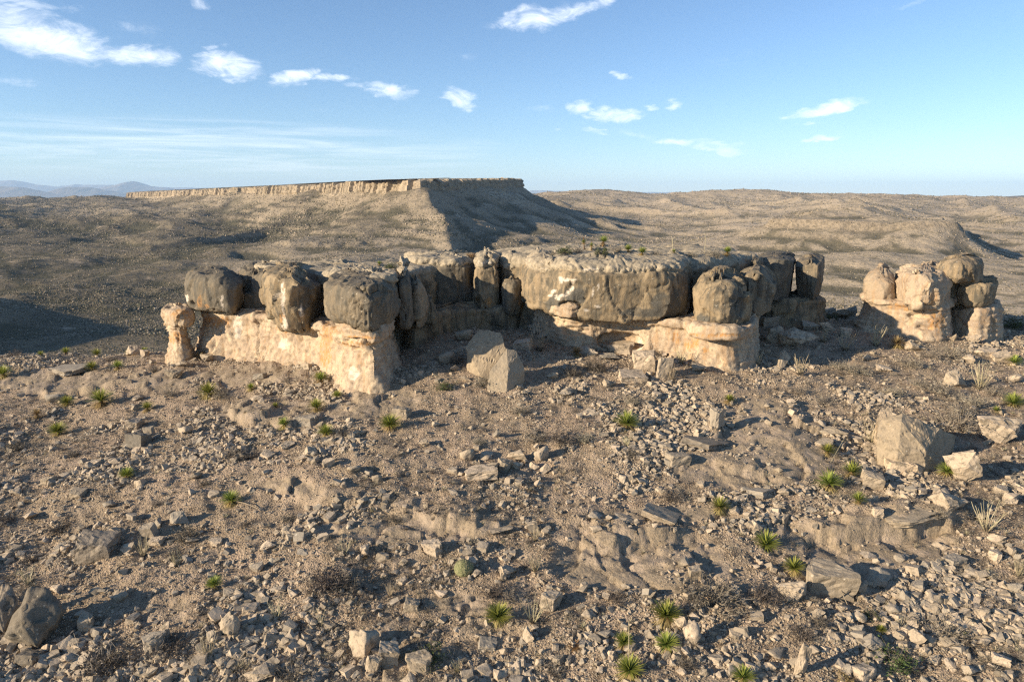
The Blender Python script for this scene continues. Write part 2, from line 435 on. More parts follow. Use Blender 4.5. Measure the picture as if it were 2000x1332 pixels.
def land_near(x, y, detail=True):
    z = rbf(x, y)
    lz, face = ledge_z(x, y)
    z = z + lz
    z = z + fbm2(x, y, 7.0, 3, 1) * 0.42
    if detail:
        bed = bedrock_mask(x, y, z)
        soft = 1 - 0.75 * bed
        z = z + fbm2(x, y, 2.0, 5, 5, 0.58) * 0.24 * (1 - 0.35 * bed)
        z = z + soft * np.maximum(fbm2(x, y, 0.6, 3, 15), -0.25) * 0.13
        # thin beds show in the bare rock
        ph = z * 4.5 + fbm2(x, y, 3.0, 2, 71) * 1.2
        z = z + bed * 0.02 * np.sin(ph * 6.28)
        rockw = np.clip(bed + face * 0.9, 0, 1) * 0.85
        k = np.nonzero(rockw > 0.02)[0]
        if len(k):
            xx, yy = x[k], y[k]
            q = (z[k] + fbm2(xx, yy, 1.3, 3, 75) * 0.16) / 0.24
            fr = q - np.floor(q)
            z[k] = z[k] + rockw[k] * 0.24 * 0.8 * (sstep(fr, 0.62, 0.86) - fr)
            pp = np.stack([xx + fbm2(xx, yy, 0.8, 2, 76) * 0.3, (yy + fbm2(xx, yy, 0.8, 2, 77) * 0.3) * 0.8, 0 * xx], 1)
            f1, f2 = worley(pp, 2.1, 78)
            z[k] = z[k] - rockw[k] * 0.08 * (1 - sstep(f2 - f1, 0.0, 0.05)) + rockw[k] * breaks(pp, 2.1, 0.26, 78) + rockw[k] * breaks(pp, 0.6, 0.05, 79)
        return z, bed, face
    return z
def ground_z(x, y):
    x = np.atleast_1d(np.asarray(x, float)); y = np.atleast_1d(np.asarray(y, float))
    return land_near(x, y)[0]
def hit(px, py):
    return hit_fn(lambda a, b: land_near(a, b)[0], px, py)

# ------------------------------------------------------------------ mesh helpers
def mesh_from(name, V, F, mat=None, smooth=True, attrs=None):
    """F: (n,3) or (n,4) int array, or a list of such arrays"""
    me = bpy.data.meshes.new(name)
    V = np.asarray(V, np.float32)
    Fs = F if isinstance(F, list) else [F]
    Fs = [np.asarray(f, np.int32) for f in Fs if len(f)]
    nl = sum(f.size for f in Fs); nf = sum(len(f) for f in Fs)
    me.vertices.add(len(V)); me.vertices.foreach_set('co', V.ravel())
    me.loops.add(nl); me.polygons.add(nf)
    me.loops.foreach_set('vertex_index', np.concatenate([f.ravel() for f in Fs]))
    tot = np.concatenate([np.full(len(f), f.shape[1], np.int32) for f in Fs])
    st = np.concatenate([[0], np.cumsum(tot)[:-1]]).astype(np.int32)
    me.polygons.foreach_set('loop_start', st)
    me.update(calc_edges=True)
    me.polygons.foreach_set('use_smooth', np.full(nf, smooth, bool))
    if attrs:
        for k, v in attrs.items():
            a = me.attributes.new(k, 'FLOAT', 'POINT')
            a.data.foreach_set('value', np.asarray(v, np.float32))
    if mat: me.materials.append(mat)
    me.validate()
    return me
def add_obj(name, me, parent=None, loc=None):
    o = bpy.data.objects.new(name, me)
    COL.objects.link(o)
    if parent is not None: o.parent = parent
    if loc is not None: o.location = loc
    return o
def tag(o, label=None, cat=None, group=None, kind=None):
    if label: o['label'] = label
    if cat: o['category'] = cat
    if group: o['group'] = group
    if kind: o['kind'] = kind
    return o
def grid_faces(nr, nc, closed=False):
    i = np.arange(nr - 1)[:, None] * nc
    j = np.arange(nc if closed else nc - 1)[None]
    j2 = (j + 1) % nc
    return np.stack([i + j, i + j2, i + nc + j2, i + nc + j], -1).reshape(-1, 4)

# ------------------------------------------------------------------ materials
def new_mat(name):
    m = bpy.data.materials.new(name)
    m.use_nodes = True
    m.node_tree.nodes.clear()
    return m, NT(m.node_tree)
def finish(N, color, rough=0.9, bump=None, dist=0.05, strength=1.0, spec=0.25, sub=None):
    b = N.n('ShaderNodeBsdfPrincipled', ins={'Base Color': color, 'Roughness': rough, 'Specular IOR Level': spec})
    if bump is not None:
        bp = N.n('ShaderNodeBump', ins={'Height': bump, 'Distance': dist, 'Strength': strength})
        N.t.links.new(bp.outputs[0], b.inputs['Normal'])
    N.n('ShaderNodeOutputMaterial', ins={0: b.outputs[0]})
def attr(N, name):
    return N.n('ShaderNodeAttribute', attribute_name=name).outputs['Fac']
def pos(N):
    return N.n('ShaderNodeNewGeometry').outputs['Position']
def objc(N):
    return N.n('ShaderNodeTexCoord').outputs['Object']

def mat_ground():
    m, N = new_mat('stony_soil')
    P = pos(N)
    a = N.noise(P, 0.22, 5, 0.6); b = N.noise(P, 1.3, 6, 0.65); c = N.noise(P, 9.0, 5, 0.6); d = N.noise(P, 38.0, 3, 0.6)
    col = N.mix(N.ss(a, 0.38, 0.62), (0.43, 0.325, 0.225), (0.37, 0.285, 0.19))
    col = N.mix(N.ss(b, 0.50, 0.66), col, (0.225, 0.17, 0.115))
    col = N.mix(N.ss(b, 0.46, 0.30), col, (0.50, 0.385, 0.28))
    col = N.mix(N.m('MULTIPLY', N.ss(c, 0.58, 0.72), 0.55), col, (0.14, 0.115, 0.085))
    col = N.mix(N.m('MULTIPLY', N.ss(d, 0.58, 0.7), 0.5), col, (0.52, 0.45, 0.36))
    bed = attr(N, 'bedrock')
    rk = N.mix(N.ss(c, 0.35, 0.7), (0.35, 0.275, 0.185), (0.25, 0.20, 0.135))
    rk = N.mix(N.ss(N.noise(P, 0.9, 5, 0.7), 0.45, 0.6), rk, (0.38, 0.30, 0.215))
    rk = N.mix(N.m('MULTIPLY', N.ss(N.noise(N.mapping(P, (1.2, 1.2, 9)), 1.5, 4, 0.6), 0.55, 0.7), 0.5), rk, (0.17, 0.145, 0.11))
    col = N.mix(bed, col, rk)
    vor = N.n('ShaderNodeTexVoronoi', ins={'Vector': P, 'Scale': 11.0, 'Randomness': 1.0})
    peb = N.m('SUBTRACT', 1.0, N.m('MULTIPLY', vor.outputs['Distance'], 1.4), clamp=True)
    vor2 = N.n('ShaderNodeTexVoronoi', ins={'Vector': P, 'Scale': 29.0})
    peb2 = N.m('SUBTRACT', 1.0, N.m('MULTIPLY', vor2.outputs['Distance'], 1.4), clamp=True)
    nb = N.m('SUBTRACT', 1.0, N.m('MULTIPLY', bed, 0.85))
    h = N.m('ADD', N.m('MULTIPLY', N.m('ADD', N.m('MULTIPLY', peb, 0.7), N.m('MULTIPLY', peb2, 0.35)), nb), N.m('MULTIPLY', N.noise(P, 3.5, 8, 0.68), 1.3))
    finish(N, col, 0.95, h, 0.10, 1.0, 0.12)
    return m
def mat_far():
    m, N = new_mat('scrub_slope')
    P = pos(N)
    a = N.noise(P, 0.006, 5, 0.6); b = N.noise(P, 0.05, 6, 0.65); c = N.noise(P, 0.35, 5, 0.7); d = N.noise(P, 1.4, 3, 0.7)
    col = N.mix(N.ss(a, 0.40, 0.6), (0.47, 0.38, 0.265), (0.40, 0.325, 0.225))
    col = N.mix(attr(N, 'scrub'), col, (0.13, 0.11, 0.075))  # brush colour, carrying the painted shade of the left valley too
    col = N.mix(N.ss(b, 0.52, 0.68), col, (0.22, 0.185, 0.125))
    col = N.mix(N.ss(b, 0.44, 0.30), col, (0.43, 0.34, 0.24))
    col = N.mix(N.m('MULTIPLY', N.ss(c, 0.52, 0.64), 0.5), col, (0.14, 0.125, 0.08))
    col = N.mix(N.m('MULTIPLY', N.ss(d, 0.56, 0.66), 0.5), col, (0.12, 0.11, 0.07))
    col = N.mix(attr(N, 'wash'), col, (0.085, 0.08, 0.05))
    col = N.mix(attr(N, 'bare'), col, N.mix(N.ss(c, 0.4, 0.6), (0.36, 0.29, 0.20), (0.22, 0.18, 0.125)))
    h = N.m('ADD', N.m('MULTIPLY', N.noise(P, 0.3, 8, 0.7), 1.0), N.m('MULTIPLY', N.noise(P, 0.07, 3, 0.5), 1.6))
    finish(N, col, 0.97, h, 1.6, 0.9, 0.1)
    return m
def mat_rock(name, random_tint=False):
    """weathered limestone: dark patina over cream rock, with rust and white stains from vertex attributes"""
    m, N = new_mat(name)
    P = pos(N)
    a = N.noise(P, 0.8, 5, 0.6); b = N.noise(P, 3.2, 6, 0.68); c = N.noise(P, 14.0, 6, 0.7)
    strk = N.noise(N.mapping(P, (1.6, 1.6, 0.16)), 1.6, 5, 0.62)
    strk2 = N.noise(N.mapping(P, (5.0, 5.0, 0.35)), 1.6, 4, 0.6)
    if random_tint:
        r = N.n('ShaderNodeObjectInfo').outputs['Random']
        base = N.mix(r, (0.31, 0.255, 0.18), (0.50, 0.40, 0.285))
        base = N.mix(N.ss(b, 0.5, 0.62), base, (0.23, 0.19, 0.135))
        base = N.mix(N.m('MULTIPLY', N.ss(b, 0.42, 0.3), 0.5), base, (0.50, 0.41, 0.29))
        oc = N.n('ShaderNodeObjectInfo').outputs['Color']
        base = N.mix(N.ss(N.m('FRACT', N.m('MULTIPLY', r, 7.3)), 0.6, 1.0), base, (0.30, 0.26, 0.20))
        dark = base
    else:
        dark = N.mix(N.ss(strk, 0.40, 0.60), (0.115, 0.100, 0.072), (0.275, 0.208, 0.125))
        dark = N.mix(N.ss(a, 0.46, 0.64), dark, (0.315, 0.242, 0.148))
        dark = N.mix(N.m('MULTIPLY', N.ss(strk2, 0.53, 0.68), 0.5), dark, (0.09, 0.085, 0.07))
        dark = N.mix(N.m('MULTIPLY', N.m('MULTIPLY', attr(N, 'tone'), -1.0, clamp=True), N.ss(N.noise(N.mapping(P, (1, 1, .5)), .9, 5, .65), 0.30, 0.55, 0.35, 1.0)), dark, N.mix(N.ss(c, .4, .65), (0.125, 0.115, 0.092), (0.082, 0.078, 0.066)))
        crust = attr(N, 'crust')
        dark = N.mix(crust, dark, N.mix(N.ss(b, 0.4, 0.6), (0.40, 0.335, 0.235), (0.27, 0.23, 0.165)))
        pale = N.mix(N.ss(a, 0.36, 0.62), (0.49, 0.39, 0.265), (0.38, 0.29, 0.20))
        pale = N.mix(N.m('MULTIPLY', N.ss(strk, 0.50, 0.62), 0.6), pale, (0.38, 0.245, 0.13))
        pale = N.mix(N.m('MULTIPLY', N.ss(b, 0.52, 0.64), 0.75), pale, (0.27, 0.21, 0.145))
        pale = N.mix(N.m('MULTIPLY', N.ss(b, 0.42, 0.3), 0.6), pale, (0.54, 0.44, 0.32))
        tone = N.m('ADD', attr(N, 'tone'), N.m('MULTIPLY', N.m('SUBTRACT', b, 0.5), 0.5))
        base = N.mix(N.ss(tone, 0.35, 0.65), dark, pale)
        base = N.mix(N.m('MULTIPLY', attr(N, 'rust'), N.ss(N.noise(N.mapping(P, (3, 3, 0.8)), 1.8, 6, 0.7), 0.36, 0.62)), base, (0.44, 0.235, 0.085))
        base = N.mix(N.m('MULTIPLY', attr(N, 'white'), N.ss(b, 0.33, 0.5)), base, (0.60, 0.52, 0.41))
    base = N.mix(N.m('MULTIPLY', N.ss(c, 0.54, 0.72), 0.45), base, (0.15, 0.13, 0.10))
    if random_tint: base = N.mix(1.0, base, oc, 'MULTIPLY')
    spots = N.noise(P, 6.5, 3, 0.5)
    base = N.mix(N.m('MULTIPLY', N.ss(spots, 0.67, 0.73), 0.6), base, (0.58, 0.53, 0.42))
    h = N.m('ADD', N.m('MULTIPLY', N.noise(P, 2.2, 9, 0.7), 1.0), N.m('MULTIPLY', c, 0.25))
    finish(N, base, 0.9, h, 0.10 if not random_tint else 0.07, 0.9, 0.2)
    return m
def mat_simple(name, c0, c1, scale=3.0, rough=0.8, rnd=0.0, spec=0.2):
    m, N = new_mat(name)
    n = N.noise(objc(N), scale, 4, 0.6)
    col = N.mix(N.ss(n, 0.35, 0.65), c0, c1)
    if rnd:
        r = N.n('ShaderNodeObjectInfo').outputs['Random']
        col = N.mix(N.m('MULTIPLY', r, rnd), col, (c0[0] * 0.35, c0[1] * 0.35, c0[2] * 0.35))
    finish(N, col, rough, None, spec=spec)
    return m
M_GROUND, M_FAR = mat_ground(), mat_far()
M_ROCK = mat_rock('weathered_limestone')
M_STONE = mat_rock('loose_limestone', True)

# ------------------------------------------------------------------ near ground
def near_ground():
    ys = [9.0]
    while ys[-1] < 112:
        y = ys[-1]
        ys.append(y + max(0.035, 0.000145 * y * y + 0.0004 * y))
    ys = np.array(ys)
    core = np.linspace(-0.83, 0.83, 660)
    side = 0.86 + np.cumsum(np.linspace(0.003, 0.03, 30))
    aa = np.concatenate([-side[::-1], core, side])
    X = aa[None] * (ys[:, None] + 5.0); Y = np.repeat(ys[:, None], len(aa), 1)
    x, y = X.ravel(), Y.ravel()
    z, bed, face = land_near(x, y)
    far = land_far(x, y)
    k = sstep(y, 92, 110)
    z = z * (1 - k) + (far - 0.3) * k
    me = mesh_from('hilltop_ground', np.stack([x, y, z], 1), grid_faces(*X.shape), M_GROUND, True, {'bedrock': np.maximum(bed, face * 0.9)})
    tag(add_obj('hilltop_ground', me), 'stony sunlit hilltop slope of pinkish soil and bare ledges', kind='structure')
    print('near ground', len(x))
near_ground()

def valley():
    ys = [96.0]
    while ys[-1] < 3400:
        y = ys[-1]
        ys.append(y * (1.0085 if y < 250 else 1.0062))
    ys = np.array(ys)
    core = np.linspace(-0.80, 0.80, 490)
    side = 0.80 + np.cumsum(np.linspace(0.004, 0.14, 34))
    aa = np.concatenate([-side[::-1], core, side])
    X = aa[None] * ys[:, None]; Y = np.repeat(ys[:, None], len(aa), 1)
    x, y = X.ravel(), Y.ravel()
    z = land_far(x, y)
    Z = z.reshape(X.shape)
    # valley lines hold darker brush: where the land is hollow across
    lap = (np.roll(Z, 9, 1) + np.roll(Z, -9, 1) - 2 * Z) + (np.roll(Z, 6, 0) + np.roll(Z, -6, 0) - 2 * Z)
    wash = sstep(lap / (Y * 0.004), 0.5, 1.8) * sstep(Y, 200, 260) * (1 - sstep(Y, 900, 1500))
    gx = np.gradient(Z, axis=1) / np.gradient(X, axis=1); gy = np.gradient(Z, axis=0) / np.gradient(Y, axis=0)
    slope = np.hypot(gx, gy)
    sd = poly_sd(x, y, MESA)
    strata = sstep(slope, 0.42, 0.72).ravel() * 0.8
    low = np.exp(-(poly_sd(x, y, LOWM) / 9.0) ** 2) * (x < at(1660, 430, 560)[0])
    bare = np.maximum(strata, low)
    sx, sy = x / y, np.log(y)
    scrub = (1 - sstep(sx, -0.22, 0.10)) * (0.30 + 0.6 * sstep(fbm2(x, y, 150, 5, 41), -0.3, 0.3)) * (1 - 0.6 * bare)  # brush tint, doubling as painted dimness of the grazing-lit left slopes
    cx, cy = to_px(x, y, z)
    run = np.zeros(x.shape)
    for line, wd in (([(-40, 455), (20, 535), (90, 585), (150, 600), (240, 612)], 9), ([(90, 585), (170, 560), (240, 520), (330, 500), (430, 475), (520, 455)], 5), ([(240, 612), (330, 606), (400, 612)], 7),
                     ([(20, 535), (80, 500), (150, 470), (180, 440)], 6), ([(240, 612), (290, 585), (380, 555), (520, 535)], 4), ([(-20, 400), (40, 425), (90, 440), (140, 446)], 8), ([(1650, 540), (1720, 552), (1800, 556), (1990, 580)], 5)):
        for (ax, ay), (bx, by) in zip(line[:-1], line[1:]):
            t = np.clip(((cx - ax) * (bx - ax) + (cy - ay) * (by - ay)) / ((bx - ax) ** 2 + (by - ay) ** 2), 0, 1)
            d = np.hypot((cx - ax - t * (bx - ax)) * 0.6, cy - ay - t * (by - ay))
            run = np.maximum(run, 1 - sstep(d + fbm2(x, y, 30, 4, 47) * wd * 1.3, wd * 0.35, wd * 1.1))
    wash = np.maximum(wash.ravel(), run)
    scrub = np.maximum(scrub, 0.85 * (1 - sstep(cx + fbm2(x, y, 60, 4, 49) * 80, 250, 420)) * sstep(cy + fbm2(x, y, 60, 4, 50) * 25, 590, 640))  # painted shade: brush colour deepened over the shadowed lower left valley floor
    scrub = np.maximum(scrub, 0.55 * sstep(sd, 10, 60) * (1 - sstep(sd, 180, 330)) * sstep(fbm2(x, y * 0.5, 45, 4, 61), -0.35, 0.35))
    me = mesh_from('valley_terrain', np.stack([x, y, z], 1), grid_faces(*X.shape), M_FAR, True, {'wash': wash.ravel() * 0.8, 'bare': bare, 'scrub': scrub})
    tag(add_obj('valley_terrain', me), 'scrub covered valley and hill slopes beyond the ridge', kind='structure')
    print('valley', len(x))
valley()

def plain():
    R = 33000.0
    rr = np.array([0, 60, 400, 1500, 3000, 5000, 8000, 13000, 20000, R]); n = 64
    V = []
    for r in rr:
        for k in range(n):
            a = 2 * math.pi * k / n
            V.append((r * math.cos(a), r * math.sin(a), -76.0))
    me = mesh_from('far_plain', V, grid_faces(len(rr), n, True), M_FAR, True, {'wash': np.zeros(len(V)), 'bare': np.zeros(len(V))})
    tag(add_obj('far_plain', me), 'flat desert plain running to the horizon', kind='structure')
    # rear and sides of the hill the drone hovers over
    xs = np.linspace(-180, 180, 60); ys = np.linspace(-150, 9.5, 40)
    X, Y = np.meshgrid(xs, ys)
    Z = -17.9 - 0.0022 * np.maximum(np.hypot(X * 0.8, Y - 9) - 30, 0) ** 2
    me = mesh_from('hill_flank', np.stack([X.ravel(), Y.ravel(), Z.ravel()], 1), grid_faces(*X.shape), M_GROUND, True, {'bedrock': np.zeros(X.size)})
    tag(add_obj('hill_flank', me), 'stony slope of the hill falling away below the viewer', kind='structure')
plain()

# ------------------------------------------------------------------ far mountains, each ridge where it stands
def mountain(name, label, prof, D, depth, seed, mat):
    """prof: skyline as (px, py); D distance of the crest"""
    pts = np.array([at(p[0], p[1], D) for p in prof])
    x0, x1 = pts[0, 0], pts[-1, 0]
    nx, ny = 150, 44
    xs = np.linspace(x0, x1, nx); hz = np.interp(xs, pts[:, 0], pts[:, 2]) + 76
    k = np.exp(-np.linspace(-2, 2, 7) ** 2); k /= k.sum()
    hz = np.convolve(np.pad(hz, 3, 'edge'), k, 'valid')
    v = np.linspace(-1, 1, ny)
    X = np.repeat(xs[None], ny, 0); Y = D + v[:, None] * depth + 0 * X
    fall = np.clip(1 - np.abs(v[:, None]) ** 1.1, 0, 1)
    rid = fbm2(X.ravel() , Y.ravel() * 0.35, depth * 0.42, 5, seed, 0.5, True).reshape(X.shape)
    Z = -76.5 + hz[None] * fall * (1 + 0.42 * rid * np.abs(v[:, None]) ** 0.6) 
    me = mesh_from(name, np.stack([X.ravel(), Y.ravel(), Z.ravel()], 1), grid_faces(ny, nx), mat, True, {'wash': np.zeros(X.size), 'bare': np.zeros(X.size)})
    tag(add_obj(name, me), label, kind='structure')
def mat_mountain():
    m, N = new_mat('far_hillside')
    P = pos(N)
    col = N.mix(N.ss(N.noise(P, 0.0012, 6, 0.65), 0.4, 0.6), (0.27, 0.21, 0.15), (0.17, 0.145, 0.10))
    finish(N, col, 0.97, N.noise(P, 0.004, 6, 0.7), 60, 0.8, 0.1)
    return m
M_MTN = mat_mountain()
mountain('distant_mountain', 'hazy blue mountain with a cone shaped summit', [(195, 372), (215, 366), (235, 360), (248, 356.5), (260, 354), (270, 357), (285, 363), (300, 365), (330, 367), (345, 371), (400, 374), (470, 377)], 24000, 2600, 101, M_MTN)
mountain('distant_mountain', 'pale blue mountain range at the far left horizon', [(-260, 368), (-120, 357), (-20, 355), (22, 352), (45, 355), (70, 360), (110, 364), (150, 369), (200, 372), (250, 378)], 29000, 2400, 111, M_MTN)
mountain('distant_hills', 'low darker blue foothill below the pale range', [(-300, 366), (-100, 363), (20, 364), (45, 366), (75, 373), (110, 380), (140, 384)], 17000, 1400, 121, M_MTN)
mountain('distant_hills', 'low blue hill between the two far peaks', [(90, 384), (112, 370), (122, 367), (150, 365), (178, 366), (205, 371), (235, 377), (262, 383)], 18500, 1300, 131, M_MTN)
mountain('distant_hills', 'faint flat hills behind the cone shaped mountain', [(120, 364), (150, 360), (200, 361), (240, 363), (330, 366), (430, 368), (520, 376)], 31000, 1500, 141, M_MTN)
mountain('distant_hills', 'thin blue strip of hills behind the mesa shoulder', [(1000, 378), (1040, 372), (1100, 373), (1160, 373), (1240, 375), (1330, 376), (1400, 382)], 30000, 1500, 151, M_MTN)
mountain('distant_hills', 'low tan hill on the right hand skyline', [(1860, 387), (1930, 385), (1985, 382.5), (2060, 380), (2200, 378), (2400, 384)], 4200, 500, 161, M_MTN)

# ------------------------------------------------------------------ mesa caprock
def mesa_cap():
    P = MESA
    pts = []; 
    for i in range(len(P)):
        a, b = P[i], P[(i + 1) % len(P)]
        L = np.hypot(*(b - a)); step = 1.5 if i < 2 else 22
        n = int(L / step)
        for k in range(n): pts.append(a + (b - a) * k / n)
    pts = np.array(pts)
    # the corners of the plan are worn round and the rim wanders in and out
    c = pts.mean(0)
    nx = np.roll(pts, -1, 0) - np.roll(pts, 1, 0)
    nrm = np.stack([nx[:, 1], -nx[:, 0]], 1); nrm /= np.linalg.norm(nrm, axis=1)[:, None] + 1e-9
    if ((pts - c) * nrm).sum() < 0: nrm = -nrm
    x, y = pts[:, 0], pts[:, 1]
    wander = fbm2(x, y, 150, 5, 201) * 24 + fbm2(x, y, 16, 3, 211, 0.5, True) * 3.0
    cell = np.floor(np.arange(len(pts)) / 3.0 + fbm2(x, y, 25, 2, 215) * 2)
    rng = np.random.RandomState(4); jit = rng.rand(4000)
    jut = (jit[(cell.astype(int)) % 4000] - 0.5) * 5.0 + (jit[(cell.astype(int) // 4 + 900) % 4000] - 0.5) * 5.5
    R = pts + nrm * (wander + jut)[:, None]
    drop = np.interp(np.arange(len(pts)) % 7, [0, 6], [0, .01])
    topj = (jit[(cell.astype(int) * 7 + 3) % 4000] - 0.5) * 3.6 + fbm2(x, y, 45, 3, 219) * 3.0
    zt = mesa_top(x, y)
    rows = []
    spec = [(-22.0, 9.0), (-16.5, 5.0), (-13.5, 3.2), (-11.5, 1.2), (-9.0, .8), (-6.0, .3), (-5.2, -1.2), (-2.6, -.9), (-0.8, -1.0), (0.0, -2.0)]
    for dz, off in spec:
        w = fbm2(x * 0.7, y * 0.7 + dz * 3, 7, 3, 231) * 0.9
        q = (R if dz > -11 else R - nrm * (jut * (0.9 if dz < -14 else 0.6))[:, None]) + nrm * (off + w)[:, None]
        rows.append(np.column_stack([q, zt + dz + (topj if dz > -7 else topj * 0.3)]))
    for s, up in ((8, 1.2), (20, 1.6), (45, 2.2)):
        q = R - nrm * s
        rows.append(np.column_stack([q, mesa_top(q[:, 0], q[:, 1]) + up + fbm2(q[:, 0], q[:, 1], 30, 3, 241) * 0.8]))
    for f in (0.8, 0.5, 0.2, 0.0):
        q = c + (rows[-1][:, :2] * 0 + (R - nrm * 45) - c) * f if f else np.repeat(c[None], len(pts), 0)
        rows.append(np.column_stack([q, mesa_top(q[:, 0], q[:, 1]) + 2.5 + fbm2(q[:, 0], q[:, 1], 60, 3, 251) * 1.2]))
    V = np.concatenate(rows)
    n = len(pts)
    bare = np.concatenate([(0.25 + 0.75 * jit[(cell.astype(int) * 3) % 4000]) if 3 <= k < len(spec) else np.full(n, 0.35 if k == 2 else 0.0) for k in range(len(rows))])
    me = mesh_from('mesa_caprock', V, grid_faces(len(rows), n, True), M_FAR, False, {'wash': bare * 0, 'bare': bare})
    tag(add_obj('mesa_caprock', me), 'flat topped mesa with a pale cliff band along its rim', kind='structure')
mesa_cap()

# ------------------------------------------------------------------ haze over everything
def haze():
    s, zt, zb = 34000.0, 700.0, -78.0
    V = [(-s, -s, zb), (s, -s, zb), (s, s, zb), (-s, s, zb), (-s, -s, zt), (s, -s, zt), (s, s, zt), (-s, s, zt)]
    F = [(0, 3, 2, 1), (4, 5, 6, 7), (0, 1, 5, 4), (1, 2, 6, 5), (2, 3, 7, 6), (3, 0, 4, 7)]
    m, N = new_mat('haze_air')
    v = N.n('ShaderNodeVolumePrincipled')
    v.inputs['Color'].default_value = (0.50, 0.72, 1.0, 1)
    v.inputs['Density'].default_value = HAZE_DENSITY
    v.inputs['Anisotropy'].default_value = 0.0
    out = N.n('ShaderNodeOutputMaterial')
    N.t.links.new(v.outputs[0], out.inputs['Volume'])
    me = mesh_from('haze', V, np.array(F), m, False)
    tag(add_obj('haze', me), 'thin blue haze in the air over the plain', kind='stuff')
haze()
# ------------------------------------------------------------------ rock masses of the ridge
def resample(P, n, closed=True):
    P = np.asarray(P, float)
    Q = np.vstack([P, P[:1]]) if closed else P
    L = np.concatenate([[0], np.cumsum(np.linalg.norm(np.diff(Q, axis=0), axis=1))])
    t = np.linspace(0, L[-1], n + 1)[:-1] if closed else np.linspace(0, L[-1], n)
    return np.stack([np.interp(t, L, Q[:, k]) for k in range(Q.shape[1])], 1)
def chaikin(P, it, closed=True):
    P = np.asarray(P, float)
    for _ in range(it):
        N_ = np.roll(P, -1, 0)
        P = np.stack([0.78 * P + 0.22 * N_, 0.22 * P + 0.78 * N_], 1).reshape(-1, P.shape[1])
    return P
def smooth_prof(pr, n):
    """(outset, height fraction) profile: corners rounded, evenly resampled"""
    P = np.array(pr, float)
    for _ in range(2):
        A_, B_ = P[:-1], P[1:]
        Q = np.stack([0.75 * A_ + 0.25 * B_, 0.25 * A_ + 0.75 * B_], 1).reshape(-1, 2)
        P = np.vstack([P[:1], Q, P[-1:]])
    return P
BLOCK = [(-1.6, 0.0), (-0.45, 0.0), (-0.12, 0.09), (0.0, 0.30), (0.0, 0.80), (-0.08, 0.93), (-0.26, 0.99), (-1.1, 1.01)]
SQUARE = [(-0.5, 0.0), (-0.05, 0.02), (0.0, 0.3), (0.0, 0.8), (-0.10, 0.95), (-0.35, 1.0), (-0.8, 1.01)]
